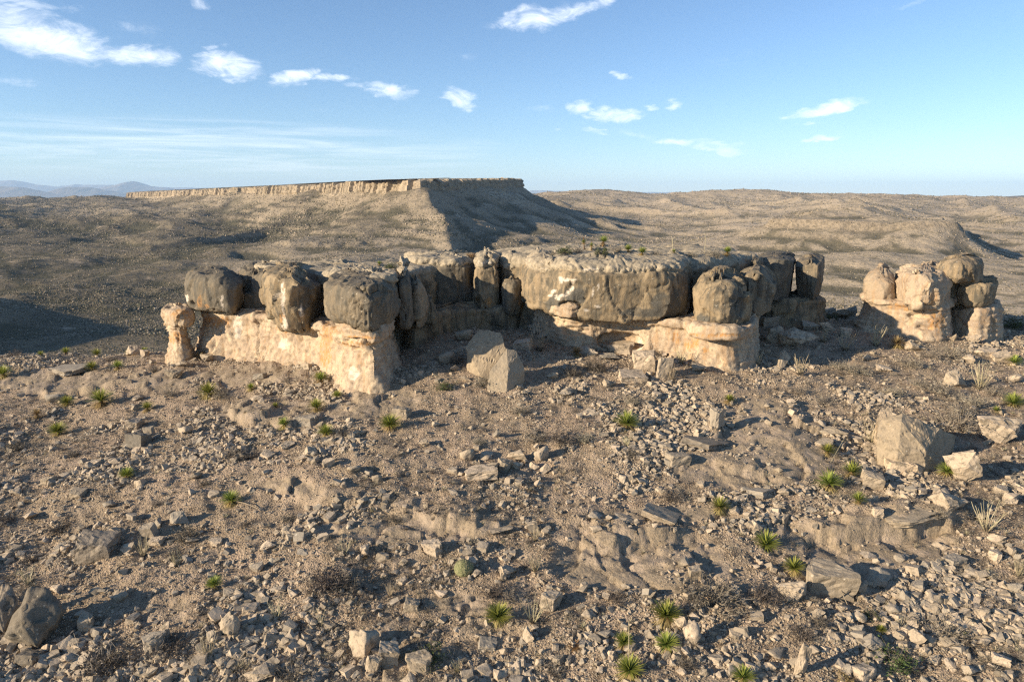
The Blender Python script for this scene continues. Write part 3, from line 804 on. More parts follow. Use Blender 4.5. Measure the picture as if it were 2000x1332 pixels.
def loft_rock(name, foot, z0, z1, prof=BLOCK, res=0.095, rough=0.11, mid=0.055, lump=0.2, flute=0.0, crust=0.0, facet=0.0, seed=0, tilt=(0, 0), rounding=2,
              tone=0.0, tone_below=None, rust=None, white=None, crown=0.15, mat=None, patina=(), dents=(), cracks=(), shape=None, cut=0.90):
    """a worn block standing on a plan outline `foot` (world x, y), shaped by an outset / height profile"""
    F = chaikin(foot, min(rounding, 2)) if rounding != 2 else chaikin(foot, 1)
    lump *= 0.7
    area = 0.5 * np.sum(F[:, 0] * np.roll(F[:, 1], -1) - np.roll(F[:, 0], -1) * F[:, 1])
    if area < 0: F = F[::-1]
    per = np.linalg.norm(np.roll(F, -1, 0) - F, axis=1).sum()
    nu = int(max(40, per / res))
    F = resample(F, nu)
    tn = np.roll(F, -2, 0) - np.roll(F, 2, 0)
    for _ in range(6): tn = (tn + np.roll(tn, 1, 0) + np.roll(tn, -1, 0)) / 3
    nr = np.stack([tn[:, 1], -tn[:, 0]], 1); nr /= np.linalg.norm(nr, axis=1)[:, None]
    c = F.mean(0)
    P = smooth_prof(prof, 0)
    H = z1 - z0
    Q = np.stack([P[:, 0], P[:, 1] * H], 1)
    L = np.concatenate([[0], np.cumsum(np.linalg.norm(np.diff(Q, axis=0), axis=1))])
    nv = int(max(14, L[-1] / res))
    t = np.linspace(0, L[-1], nv)
    off = np.interp(t, L, Q[:, 0]); hh = np.interp(t, L, Q[:, 1])
    rows = []
    small = min(np.linalg.norm(F - c, axis=1).min() * 0.92, 1e9)
    for k in range(nv):
        o = max(off[k], -small)
        rows.append(np.column_stack([F + nr * o, np.full(nu, z0 + hh[k])]))
    last = rows[-1]; inner = np.linalg.norm(last[:, :2] - c, axis=1).mean()
    nc = int(max(4, inner / (res * 2.0)))
    for k in range(1, nc + 1):
        f = 1 - k / nc
        q = c + (last[:, :2] - c) * f
        rows.append(np.column_stack([q, last[:, 2] + crown * (1 - f * f)]))
    G = np.stack(rows)                                      # (nr, nu, 3)
    nrw = G.shape[0]
    tfrac = np.clip((G[:, :, 2] - z0) / H, 0, 1.2)
    G[:, :, 2] += tfrac * ((G[:, :, 0] - c[0]) * tilt[0] + (G[:, :, 1] - c[1]) * tilt[1])
    capw = np.ones((nrw, nu)); capw[nv:] = np.clip((1 - np.arange(1, nc + 1) / nc) * 5, 0, 1)[:, None]
    du = np.roll(G, -1, 1) - np.roll(G, 1, 1); dv = np.gradient(G, axis=0)
    nn = np.cross(du, dv).reshape(-1, 3); nn /= np.linalg.norm(nn, axis=1)[:, None] + 1e-9
    V = G.reshape(-1, 3).copy(); N0 = nn
    s = seed * 131
    # joint planes: the block broke along flat surfaces, so its worn outline is still planar with edges between
    rs = np.random.RandomState(seed + 500)
    V = V + N0 * (fbm3(V, 2.6, 3, s + 1) * lump * capw.reshape(-1))[:, None]
    cc = V.mean(0)
    for i in range(16):
        an = rs.rand() * 6.283; el = rs.choice([0.0, 0.12, -0.15, 0.55, 0.85]) + rs.normal() * 0.08
        n_ = np.array([math.cos(an) * math.cos(el), math.sin(an) * math.cos(el), math.sin(el)])
        pr_ = (V - cc) @ n_
        dd = pr_.max() - (1 - cut) * H * (0.4 + 1.1 * rs.rand())
        V = V - n_ * np.maximum(pr_ - dd, 0)[:, None] * 0.92
    disp = fbm3(V, 0.9, 4, s + 5, 0.55) * mid + fbm3(V, 0.3, 3, s + 9) * rough * 0.3
    disp -= np.maximum(0, fbm3(V + 31, 1.5, 3, s + 13, 0.5, True) - 0.62) * rough * 2.0
    Vw = V + np.stack([fbm3(V, 0.9, 3, s + 61), fbm3(V + 5, 0.9, 3, s + 62), fbm3(V + 11, 0.9, 3, s + 63)], 1) * 0.22
    br = 0.24 + facet * 2.0
    disp += breaks(Vw * np.array([1, 1, 0.7]), 2.5, br, s + 3) + breaks(Vw, 0.7, br * 0.16, s + 4)
    hf = tfrac.reshape(-1)
    up = np.clip(N0[:, 2], 0, 1)
    if flute:
        amp, lo, hi = flute[:3]
        vx = V[:, 0] * 0.9 + V[:, 1] * 0.55 + fbm3(V * np.array([1, 1, 0.35]), 0.8, 3, s + 17) * 0.35
        w = sstep(hf, lo, lo + 0.12) * (1 - sstep(hf, hi, hi + 0.2))
        if len(flute) > 3:
            w = w * (1 - sstep(np.hypot(V[:, 0] - flute[3][0], V[:, 1] - flute[3][1]), flute[4] * 0.5, flute[4]))
        gro = np.abs(np.sin(vx * math.pi / 0.24)) ** 0.6
        disp -= amp * w * (1 - gro) * (0.5 + 0.8 * np.clip(fbm3(V, 0.7, 2, s + 19) + 0.5, 0, 1)) * 2
    crustw = np.zeros(len(V))
    if crust:
        ztop = z1 + ((V[:, 0] - c[0]) * tilt[0] + (V[:, 1] - c[1]) * tilt[1])
        edge = ztop - crust + fbm3(V * np.array([1, 1, 0]), 1.7, 3, s + 23) * crust * 0.5
        crustw = sstep(V[:, 2], edge - 0.05, edge + 0.08)
        q = V + np.stack([fbm3(V, 0.8, 2, s + 27), fbm3(V + 9, 0.8, 2, s + 28), fbm3(V + 19, 0.8, 2, s + 29)], 1) * 0.3
        f1, f2 = worley(q, 0.62, s + 31); g1, g2 = worley(q, 0.27, s + 37)
        knob = 0.20 * (0.55 - f1) - 0.13 * (1 - sstep(f2 - f1, 0, 0.16)) + 0.05 * (0.5 - g1)
        knob = knob * (1 - 0.72 * sstep(up, 0.6, 0.9)) * (0.55 + 0.9 * np.clip(0.5 + fbm3(V, 2.5, 2, s + 33), 0, 1))
        disp += crustw * (knob + 0.05) * 1.15
        disp -= 0.16 * np.exp(-((V[:, 2] - edge) / 0.09) ** 2) * (up < 0.7)
    for (dx, dy, dz, rx, rz, dep) in dents:                 # hollows and notches: centre, radius along, radius up, depth
        q = np.maximum(0, 1 - ((V[:, 0] - dx) ** 2 + (V[:, 1] - dy) ** 2) / rx ** 2 - ((V[:, 2] - dz) / rz) ** 2)
        disp -= dep * sstep(q, 0, 0.5)
    for (A_, B_, wdt, dep) in cracks:                       # open joints: segment between two world points
        A_, B_ = np.asarray(A_), np.asarray(B_)
        e = B_ - A_; tt = np.clip(((V - A_) @ e) / (e @ e), 0, 1)
        wob = fbm3(V, 0.7, 2, s + 41)[:, None] * 0.10
        d = np.linalg.norm(V + wob - A_ - tt[:, None] * e, axis=1)
        disp -= dep * np.exp(-(d / wdt) ** 2)
    f1, f2 = worley(Vw * np.array([1.0, 1.0, 0.45]), 1.9, s + 71)
    disp -= 0.12 * (1 - sstep(f2 - f1, 0.0, 0.035)) * sstep(fbm3(V, 1.6, 2, s + 73), 0.0, 0.2)
    if tone > 0.7:
        q = V[:, 2] * 2.3 + fbm3(V, 1.6, 3, s + 75) * 1.3; fr = q - np.floor(q)
        disp += 0.10 * (sstep(fr, 0.0, 0.75) - sstep(fr, 0.85, 1.0)) * (0.4 + 0.9 * np.clip(fbm3(V, 1.4, 2, s + 77) + 0.4, 0, 1)) - 0.03
    disp = disp * capw.reshape(-1)
    V = V + N0 * disp[:, None]
    if shape is not None: V = shape(V, hf, c)
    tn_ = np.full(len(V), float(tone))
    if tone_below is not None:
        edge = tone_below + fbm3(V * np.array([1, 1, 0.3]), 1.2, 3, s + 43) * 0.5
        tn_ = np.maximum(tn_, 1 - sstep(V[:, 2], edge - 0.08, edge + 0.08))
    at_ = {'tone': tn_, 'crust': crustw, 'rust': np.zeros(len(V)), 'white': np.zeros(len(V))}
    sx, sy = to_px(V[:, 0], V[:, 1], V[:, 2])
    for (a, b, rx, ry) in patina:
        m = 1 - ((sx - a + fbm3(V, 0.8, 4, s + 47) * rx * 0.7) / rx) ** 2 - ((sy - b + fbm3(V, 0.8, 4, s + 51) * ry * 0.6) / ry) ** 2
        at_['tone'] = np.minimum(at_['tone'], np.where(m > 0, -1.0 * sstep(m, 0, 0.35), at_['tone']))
    for key, marks in (('rust', rust), ('white', white)):
        for (a, b, rx, ry) in (marks or ()):               # stains: where they sit on the face, placed by sight line
            m = 1 - ((sx - a + fbm3(V, 0.35, 4, s + 47) * (rx * 0.6 + 2)) / rx) ** 2 - ((sy - b + fbm3(V, 0.35, 4, s + 51) * (ry * 0.4 + 2)) / ry) ** 2
            at_[key] = np.maximum(at_[key], sstep(m, 0, 0.5))
    F_ = grid_faces(nrw, nu, True)
    return mesh_from(name, V, F_, mat or M_ROCK, True, at_)
def foot_px(pts, zref):
    """plan outline from (px column, depth) pairs at height zref"""
    out = []
    for px, D in pts:
        f = D * math.cos(PITCH) - zref * math.sin(PITCH)
        out.append(((px - 1000) / FPX * f, D))
    return out
def rock_thing(name, label, cat, me, group=None):
    o = add_obj(name, me)
    tag(o, label, cat, group)
    return o
def zat(py, D): return at(1000, py, D)[2]
def pxyz(px, py, D): return tuple(at(px, py, D))

ANCHORS = []      # (px, py, short phrase) : things other labels may lean on
def anchor(px, py, phrase): ANCHORS.append((px, py, phrase))

LIP = [(-0.9, 0.0), (0.9, 0.0), (0.45, 0.12), (0.05, 0.40), (-0.25, 0.70), (-0.30, 0.84), (0.02, 0.90), (0.05, 0.97), (-0.3, 1.0), (-1.2, 1.0)]
FLAREW = [(-0.9, 0.0), (1.25, 0.0), (0.7, 0.16), (0.2, 0.36), (-0.25, 0.62), (-0.42, 0.82), (-0.15, 0.93), (-0.3, 1.0), (-1.3, 1.0)]
FLARE = [(-0.9, 0.0), (1.3, 0.0), (0.75, 0.12), (0.25, 0.32), (-0.10, 0.62), (-0.15, 0.86), (0.0, 0.94), (-0.2, 1.0), (-1.2, 1.0)]

# --- pale footwall under the three west blocks
zA = zat(612, 55)
foot = foot_px([(382, 58.0), (396, 55.0), (440, 54.1), (520, 52.2), (585, 49.6), (640, 46.6), (664, 43.8), (722, 42.1), (746, 42.5), (770, 45.2), (786, 52), (760, 62), (600, 66), (420, 66)], -9.5)
me = loft_rock('footwall', foot, -14.2, -9.0, FLAREW, 0.10, 0.24, 0.18, 0.45, seed=3, tone=1.0, tilt=(0.012, -0.01),
               rust=[(637, 680, 13, 60), (425, 628, 30, 14), (645, 645, 20, 10), (700, 672, 40, 6), (560, 640, 22, 12)],
               white=[(465, 640, 10, 26), (690, 730, 12, 16), (555, 672, 10, 14)],
               dents=[(*pxyz(690, 684, 43.2), 0.9, 0.22, 0.5), (*pxyz(706, 695, 42.6), 0.45, 0.16, 0.4), (*pxyz(676, 668, 43.6), 0.6, 0.15, 0.3), (*pxyz(606, 660, 48.6), 1.2, 0.6, 0.35), (*pxyz(700, 725, 41.8), 0.8, 0.2, 0.25)],
               cracks=[(pxyz(745, 700, 41.6), pxyz(735, 770, 41.2), 0.10, 0.22)])
o = rock_thing('footwall', 'pale cream undercut footwall carrying the three dark blocks at the west end of the ridge', 'rock ledge', me)
anchor(560, 680, 'the west footwall')

# --- cap blocks of the west end
def cap(name, label, cat, pts, topD, top_py, bot_py, anchor_phrase=None, apx=None, name_z=None, **kw):
    zt = zat(top_py, topD); zb = zat(bot_py, topD)
    me = loft_rock(name, foot_px(pts, (zt + zb) / 2), zb, zt, **kw)
    o = rock_thing(name, label, cat, me)
    if anchor_phrase: anchor(apx or np.mean([p[0] for p in pts]), bot_py, anchor_phrase)
    return o
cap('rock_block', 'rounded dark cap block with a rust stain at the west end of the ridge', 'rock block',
    [(356, 57), (368, 54.2), (410, 53.0), (455, 53.0), (474, 54.2), (478, 58), (460, 62), (380, 62)], 53.5, 538, 614,
    prof=[(-1.9, 0.0), (-0.5, 0.0), (-0.2, 0.10), (0.0, 0.32), (0.0, 0.6), (-0.25, 0.86), (-0.8, 0.99), (-1.6, 1.0)], seed=5, tone=-0.75, lump=0.35, rounding=3, crown=0.1,
    rust=[(391, 590, 5, 14), (403, 600, 6, 6)], white=[(362, 583, 8, 9), (434, 588, 3, 14)], cracks=[(pxyz(420, 558, 53), pxyz(438, 575, 53), 0.10, 0.16)],
    dents=[(*pxyz(425, 530, 56), 1.5, 0.5, 0.16), (*pxyz(370, 597, 54.3), 0.6, 0.4, 0.4)], anchor_phrase='the rust stained cap block', apx=415)
cap('rock_block', 'recessed shadowy block filling the gap between the first two cap blocks of the ridge', 'rock block',
    [(466, 55.8), (500, 54.8), (536, 54.5), (545, 60), (470, 63)], 55.5, 534, 610, prof=SQUARE, seed=6, tone=-0.6, lump=0.3, facet=0.12)
cap('rock_block', 'tall tan cap block streaked white and orange with a flaked shaded side', 'rock block',
    [(514, 54.5), (519, 50.8), (548, 48.9), (588, 48.0), (600, 48.3), (622, 50.2), (636, 52.5), (636, 58), (530, 60)], 49.5, 540, 640,
    prof=[(-0.9, 0.0), (-0.30, 0.0), (-0.20, 0.12), (-0.06, 0.36), (0.02, 0.62), (0.0, 0.88), (-0.22, 0.99), (-1.2, 1.02)], seed=7, patina=[(612, 585, 24, 55)], lump=0.28, mid=0.12, facet=0.10, crown=0.1, tilt=(0, 0.01),  # patina here also paints shade onto the face turned from the sun
    rust=[(541, 563, 5, 12), (551, 620, 5, 14)], white=[(553, 585, 3.5, 42), (556, 632, 5, 14), (590, 610, 2.5, 24)], cracks=[(pxyz(586, 548, 48.3), pxyz(592, 585, 48.3), 0.12, 0.2), (pxyz(592, 585, 48.3), pxyz(587, 632, 48.3), 0.10, 0.14)],
    anchor_phrase='the streaked cap block')
# the fluted block, set out in front of the rest
cap('rock_block', 'huge fluted dark grey block with vertical grooves, nearest of the ridge', 'rock block',
    [(634, 47.5), (633, 44.6), (650, 43.2), (690, 42.0), (722, 41.2), (740, 41.7), (764, 43.6), (777, 45.6), (780, 50), (764, 51), (646, 51)], 42.5, 557, 645,
    prof=[(-1.4, 0.0), (-0.62, 0.0), (-0.32, 0.07), (-0.04, 0.22), (0.04, 0.5), (0.0, 0.86), (-0.22, 0.98), (-1.3, 1.01)], seed=8, tone=-0.6, lump=0.28, mid=0.09, rounding=2, crown=0.10, res=0.075,
    flute=(0.085, 0.12, 0.72, pxyz(718, 600, 41.5)[:2], 3.0), tilt=(-0.02, 0.03), anchor_phrase='the fluted block')
me = loft_rock('rock_collar', foot_px([(662, 46), (664, 43.4), (700, 42.3), (726, 41.8), (745, 42.5), (770, 45.0), (768, 50), (680, 51)], -8.5), zat(668, 42), zat(640, 42), SQUARE, 0.09, 0.08, 0.05, 0.1, seed=9, tone=1.0, rust=[(700, 660, 50, 4)])
o = rock_thing('rock_collar', 'smooth cream collar of rock squeezed beneath the fluted block', 'rock ledge', me)
anchor(715, 655, 'the cream collar')
# slabs in the notch east of it
cap('rock_slab', 'tall shaded slab standing tight against the east side of the fluted block', 'rock slab', [(772, 47.5), (800, 47.5), (806, 50), (800, 55), (774, 54)], 47.5, 531, 646, prof=SQUARE, seed=10, cut=0.97, tone=-0.7, lump=0.18, facet=0.08, tilt=(0, 0.02), anchor_phrase='the tall shaded slab', crust=0.25)
cap('rock_slab', 'thin broken slab with a pale edge, next east of the tall shaded slab', 'rock slab', [(803, 49.5), (818, 49.0), (826, 50.5), (824, 54), (804, 54)], 49.5, 552, 642, prof=SQUARE, seed=11, cut=0.97, lump=0.2, facet=0.14, tilt=(-0.25, 0), tone=0.45)
cap('rock_slab', 'wedge shaped slab leaning in the shade against the dark wall', 'rock slab', [(820, 51.5), (850, 51.0), (864, 52.5), (850, 54.5), (822, 54.5)], 51.5, 590, 634, prof=[(-0.4, 0), (0.0, 0.05), (-0.1, 0.5), (-0.6, 1.0), (-1.0, 1.0)], seed=12, cut=0.97, lump=0.1, tilt=(-0.5, 0))
# --- recessed wall and its columns
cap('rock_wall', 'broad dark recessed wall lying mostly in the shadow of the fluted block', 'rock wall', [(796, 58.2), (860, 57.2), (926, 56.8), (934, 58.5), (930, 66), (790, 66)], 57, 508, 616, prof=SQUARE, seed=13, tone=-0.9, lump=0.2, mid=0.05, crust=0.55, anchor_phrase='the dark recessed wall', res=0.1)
cap('rock_column', 'square sided column between two vertical joints, beside the dark recessed wall', 'rock column', [(926, 56.2), (972, 55.7), (977, 57.4), (974, 63), (930, 63)], 56, 503, 614, prof=SQUARE, seed=14, cut=0.97, lump=0.12, mid=0.05, crust=0.95, anchor_phrase='the square column', rust=[(955, 590, 7, 12)], res=0.1, white=[(950, 513, 16, 3)])
cap('rock_column', 'rough topped column in the joint corner, between the square column and the great wall', 'rock column', [(976, 57.2), (1018, 56.6), (1026, 58.4), (1018, 63), (978, 63)], 57, 503, 590, prof=SQUARE, seed=15, cut=0.97, lump=0.15, crust=0.95, res=0.1)
cap('rock_column', 'low dark column standing in front of the rough topped column', 'rock column', [(978, 55.4), (1000, 54.4), (1022, 55.4), (1026, 57.0), (980, 57.5)], 55.2, 548, 618, prof=BLOCK, seed=16, cut=0.97, tone=-0.5, lump=0.12, rust=[(1018, 590, 5, 22)], res=0.1)
# --- the great wall
cap('rock_block', 'leaning flank of the great wall, cut off from it by one slanting crack', 'rock block', [(1017, 55.5), (1027, 51.8), (1060, 50.2), (1092, 49.6), (1100, 54), (1090, 60), (1020, 62)], 51, 506, 606,
    prof=[(-0.9, 0.0), (-0.3, 0.0), (-0.05, 0.08), (0.0, 0.4), (-0.05, 0.7), (-0.35, 0.95), (-1.0, 1.0)], seed=17, lump=0.2, crust=0.85, tone=0.40, anchor_phrase='the leaning flank', apx=1045)
def gw_shape(V, hf, c):
    return V
GW = [(1050, 52.5), (1058, 50.0), (1090, 48.6), (1150, 47.8), (1220, 47.4), (1290, 47.6), (1338, 48.6), (1352, 51), (1350, 60), (1200, 66), (1080, 64)]
wm = []
for (a, b, rx, ry) in [(1096, 548, 4, 8), (1108, 546, 10, 4), (1120, 549, 5, 5), (1117, 562, 4, 10), (1109, 571, 7, 5), (1098, 578, 12, 3.5), (1080, 570, 8, 4), (1074, 576, 5, 3), (1090, 583, 5, 4), (1122, 546, 6, 3)]:
    wm.append((a, b, rx, ry))
wm += [(1158, 570, 3, 12), (1168, 560, 2, 10), (1150, 526, 20, 2.5), (1165, 600, 8, 3), (1145, 606, 6, 3)]
cap('rock_wall', 'great bulging tan wall block with a white outline patch and a knobbly crust on top', 'rock wall', GW, 48.0, 512, 628, res=0.085,
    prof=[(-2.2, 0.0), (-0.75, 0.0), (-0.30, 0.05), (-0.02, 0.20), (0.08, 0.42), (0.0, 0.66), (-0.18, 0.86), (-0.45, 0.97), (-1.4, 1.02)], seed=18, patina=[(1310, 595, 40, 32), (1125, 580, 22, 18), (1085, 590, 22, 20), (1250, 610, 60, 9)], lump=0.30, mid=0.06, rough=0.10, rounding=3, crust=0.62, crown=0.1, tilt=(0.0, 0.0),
    white=wm, cracks=[(pxyz(1095, 515, 49), pxyz(1045, 568, 50.3), 0.10, 0.3)],
    dents=[(*pxyz(1108, 600, 48.0), 1.1, 0.42, 0.55), (*pxyz(1125, 572, 48.0), 1.1, 0.9, 0.18)], anchor_phrase='the great wall', apx=1200)
cap('rock_slab', 'smooth pale cream lens of rock in the notch at the foot of the white patch', 'rock slab', [(1066, 51), (1080, 48.9), (1110, 48.05), (1134, 48.3), (1136, 51)], 48.3, 596, 623, prof=[(-0.5, 0), (-0.1, 0.1), (0.0, 0.5), (-0.05, 0.9), (-0.4, 1.0)], seed=19, lump=0.05, mid=0.03, rough=0.04, tone=1.0)
cap('rock_block', 'round shouldered tan block with a dented lower corner, east of the great wall', 'rock block', [(1350, 50), (1350, 46.8), (1372, 45.6), (1420, 45.1), (1448, 45.9), (1462, 48.2), (1460, 53), (1360, 54)], 46, 546, 640,
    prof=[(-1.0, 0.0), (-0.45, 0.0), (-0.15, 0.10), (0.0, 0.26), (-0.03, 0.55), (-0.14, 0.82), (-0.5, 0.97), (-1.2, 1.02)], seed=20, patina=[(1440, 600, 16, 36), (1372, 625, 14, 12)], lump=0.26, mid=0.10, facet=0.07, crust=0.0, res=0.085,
    dents=[(*pxyz(1450, 600, 46), 0.8, 0.7, 0.35), (*pxyz(1372, 618, 45.8), 0.4, 0.6, 0.25)], anchor_phrase='the round shouldered block')
cap('rock_block', 'stepped block with a ribbed top tucked behind the round shouldered block', 'rock block', [(1436, 53), (1452, 49.6), (1482, 48.6), (1508, 49.8), (1516, 53), (1500, 60), (1440, 60)], 49.5, 533, 622,
    prof=[(-0.8, 0), (-0.3, 0), (-0.1, 0.1), (-0.12, 0.44), (0.05, 0.50), (0.0, 0.75), (-0.4, 0.95), (-1.2, 1.0)], seed=21, tone=-0.4, lump=0.25, facet=0.08)
MUSH = [(-0.8, 0.0), (-0.55, 0.0), (-0.45, 0.12), (-0.25, 0.45), (-0.1, 0.72), (0.0, 0.86), (-0.2, 0.96), (-0.8, 1.0)]
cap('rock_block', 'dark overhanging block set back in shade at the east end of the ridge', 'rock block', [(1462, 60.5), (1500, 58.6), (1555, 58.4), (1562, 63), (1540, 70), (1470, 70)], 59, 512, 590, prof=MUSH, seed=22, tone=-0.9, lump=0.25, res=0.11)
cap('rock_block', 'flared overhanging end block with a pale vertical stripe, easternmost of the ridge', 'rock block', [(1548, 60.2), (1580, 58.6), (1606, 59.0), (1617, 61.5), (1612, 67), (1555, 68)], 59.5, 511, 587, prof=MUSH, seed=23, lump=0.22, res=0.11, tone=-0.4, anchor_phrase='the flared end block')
me = loft_rock('footwall', foot_px([(1476, 61), (1500, 59.4), (1560, 59.2), (1610, 60), (1615, 66), (1480, 68)], -9.5), -12.6, zat(584, 60), FLARE, 0.12, 0.22, 0.15, 0.35, seed=24, tone=0.2)
rock_thing('footwall', 'low shaded footwall under the two overhanging blocks at the east end', 'rock ledge', me)
# --- footwall under the great wall
foot = foot_px([(1030, 55), (1060, 51.8), (1110, 50.0), (1165, 49.4), (1210, 49.9), (1255, 48.9), (1300, 48.0), (1345, 47.4), (1380, 46.3), (1430, 45.7), (1468, 46.5), (1482, 48.5), (1480, 58), (1050, 62)], -10)
me = loft_rock('footwall', foot, -13.2, zat(628, 47), LIP, 0.10, 0.2, 0.12, 0.25, seed=25, tone=1.0, tilt=(-0.012, 0),
               dents=[(*pxyz(1212, 668, 49.2), 1.9, 0.75, 1.2), (*pxyz(1110, 650, 49.5), 1.5, 0.5, 0.4)],
               rust=[(1350, 672, 14, 12), (1366, 664, 6, 5), (1378, 684, 7, 6), (1320, 660, 10, 14)], white=[(1250, 670, 6, 16)], cracks=[(pxyz(1335, 634, 46.9), pxyz(1340, 690, 46.9), 0.1, 0.12)])
rock_thing('footwall', 'bright cream footwall with a shallow cave beneath the great wall', 'rock ledge', me)
anchor(1290, 690, 'the cave footwall')
me = loft_rock('rock_ledge', foot_px([(1338, 49), (1340, 46.3), (1375, 44.9), (1430, 44.3), (1466, 45.2), (1479, 47.6), (1478, 52), (1350, 53)], -9.0), zat(662, 45), zat(638, 45), SQUARE, 0.09, 0.10, 0.08, 0.12, seed=26, tone=0.95, rust=[(1400, 655, 60, 4)])
rock_thing('rock_ledge', 'projecting tan lip of rock directly under the round shouldered block', 'rock ledge', me)
# --- shaded foot behind the notch
me = loft_rock('footwall', foot_px([(768, 53.5), (800, 50.5), (840, 51.5), (870, 54.5), (930, 55.5), (1030, 55.5), (1040, 62), (780, 64)], -9.8), -13.2, zat(612, 53), FLARE, 0.13, 0.22, 0.16, 0.35, seed=27, tone=0.35, tilt=(0, 0))
rock_thing('footwall', 'grey shaded footwall in the notch below the dark recessed wall', 'rock ledge', me)
# --- body of the ridge behind the blocks: the flat summit the blocks hang from
def summit(name, label, pts, zt, zb, seed, crust=0.5, tilt=(0, 0), crown=0.3, res=0.17):
    me = loft_rock(name, foot_px(pts, zt), zb, zt, SQUARE, res, 0.25, 0.14, 0.4, seed=seed, crust=crust, tilt=tilt, crown=crown)
    return rock_thing(name, label, 'rock outcrop', me)
summit('rock_summit', 'knobbly flat summit of the ridge behind the great wall, grown with yuccas',
       [(935, 60), (1010, 56.5), (1060, 53.5), (1130, 51.6), (1250, 51.2), (1350, 52.0), (1430, 53.5), (1480, 56), (1490, 64), (1380, 68), (1180, 69), (980, 66)], zat(512, 52), -13, 31, 0.7, (0, 0.0), 0.30)
anchor(1250, 480, 'the ridge summit')
summit('rock_summit', 'low uneven summit shelf behind the streaked and fluted blocks',
       [(470, 57.5), (560, 54), (640, 52.5), (700, 49.5), (775, 49.5), (800, 55), (905, 60), (890, 62), (640, 61), (480, 61)], zat(532, 53), -13, 33, 0.45, (0.0, 0.0), 0.15)
me = loft_rock('rock_shelf', foot_px([(645, 49), (690, 46.8), (730, 46.0), (773, 46.6), (775, 52), (650, 53)], -4.4), zat(565, 46), zat(541, 46.5), BLOCK, 0.08, 0.2, 0.12, 0.2, seed=34, crust=0.5)
rock_thing('rock_shelf', 'pale knobbly shelf of rock lying across the back of the fluted block', 'rock outcrop', me)
me = loft_rock('rock_dome', foot_px([(500, 62), (550, 60), (600, 61), (590, 65), (510, 66)], -5), zat(530, 62), zat(516, 62), [(-0.5, 0), (0, 0.1), (-0.5, 0.6), (-1.3, 1.0)], 0.14, 0.1, 0.08, 0.2, seed=35, crust=0.3)
rock_thing('rock_dome', 'low pale dome of rock just behind the streaked cap block', 'rock outcrop', me)

# --- hoodoo at the west end
me = loft_rock('hoodoo', foot_px([(326, 55.0), (336, 54.2), (356, 54.1), (364, 55), (360, 56.2), (332, 56.3)], -10.5), -13.6, zat(622, 55),
               [(-0.3, 0), (0.65, 0.0), (0.30, 0.2), (-0.05, 0.5), (-0.12, 0.75), (0.05, 1.0), (-0.4, 1.0)], 0.07, 0.2, 0.12, 0.12, seed=36, cut=0.99, tone=1.0, rust=[(345, 660, 20, 12)])
ho = bpy.data.objects.new('hoodoo', None); COL.objects.link(ho); ho.location = at(343, 700, 55.2)
tag(ho, 'slender reddish hoodoo with a broad flat cap, standing apart at the west tip', 'hoodoo')
st = add_obj('stem', me); st.parent = ho; st.location = -ho.location
me = loft_rock('hoodoo_cap', foot_px([(308, 55.2), (320, 53.4), (350, 52.8), (374, 53.6), (378, 55.4), (364, 57.4), (322, 57.4)], -8.5), zat(634, 55), zat(601, 55), [(-0.5, 0), (-0.2, 0.05), (0, 0.35), (-0.05, 0.8), (-0.35, 1.0), (-0.7, 1.0)], 0.07, 0.2, 0.12, 0.18, seed=37, cut=0.97, tone=0.62, rust=[(355, 615, 18, 14)])
cp = add_obj('cap', me); cp.parent = ho; cp.location = -ho.location
anchor(345, 690, 'the hoodoo')

# --- light boulders group at the east
cap('footwall', 'cream footing under the pale eastern boulders, half of it in shadow', 'rock ledge', [(1676, 60), (1700, 57.2), (1760, 55.6), (1830, 54.6), (1858, 55.4), (1864, 62), (1700, 66)], 56, 588, 672, prof=LIP, seed=40, tone=1.0, lump=0.3, mid=0.10, rust=[(1790, 600, 60, 8), (1830, 630, 20, 20)],
    dents=[(*pxyz(1792, 618, 55), 0.9, 0.25, 0.5), (*pxyz(1805, 640, 54.9), 0.7, 0.2, 0.4)], anchor_phrase='the east footing')
cap('rock_block', 'lumpy pale boulder block at the west edge of the eastern boulder group', 'rock block', [(1680, 60), (1690, 57.8), (1720, 56.6), (1750, 57), (1756, 60), (1740, 64), (1690, 64)], 57.5, 531, 588, prof=[(-0.6, 0), (-0.1, 0.06), (0.05, 0.25), (-0.05, 0.5), (-0.4, 0.8), (-0.9, 1.0), (-1.4, 1.0)], seed=41, tone=0.55, lump=0.35, facet=0.10, crust=0.0, tilt=(0, 0))
cap('rock_block', 'bulbous pale cracked block, brightest of the eastern boulder group', 'rock block', [(1746, 58.5), (1752, 55.6), (1790, 54.2), (1828, 54.2), (1852, 55.6), (1856, 60), (1830, 63), (1760, 63)], 55.5, 532, 598,
    prof=[(-0.7, 0), (-0.25, 0.0), (0.0, 0.15), (0.02, 0.40), (-0.10, 0.46), (0.05, 0.54), (-0.1, 0.78), (-0.6, 0.97), (-1.3, 1.0)], seed=42, tone=0.62, lump=0.30, facet=0.06, crust=0.25, rust=[(1822, 583, 7, 14)],
    cracks=[(pxyz(1792, 555, 54.4), pxyz(1788, 595, 54.4), 0.12, 0.35)], anchor_phrase='the bulbous pale block')
cap('boulder', 'big smooth round boulder crowning the eastern group, dark on one side', 'boulder', [(1820, 60), (1830, 57.2), (1870, 55.6), (1912, 56.0), (1930, 58.5), (1920, 62.5), (1850, 63)], 57, 506, 553, prof=[(-1.2, 0), (-0.6, 0.0), (-0.15, 0.25), (0, 0.55), (-0.3, 0.85), (-1.0, 1.0), (-1.6, 1.0)], seed=43, tone=0.4, lump=0.35, rounding=3, anchor_phrase='the crowning boulder')
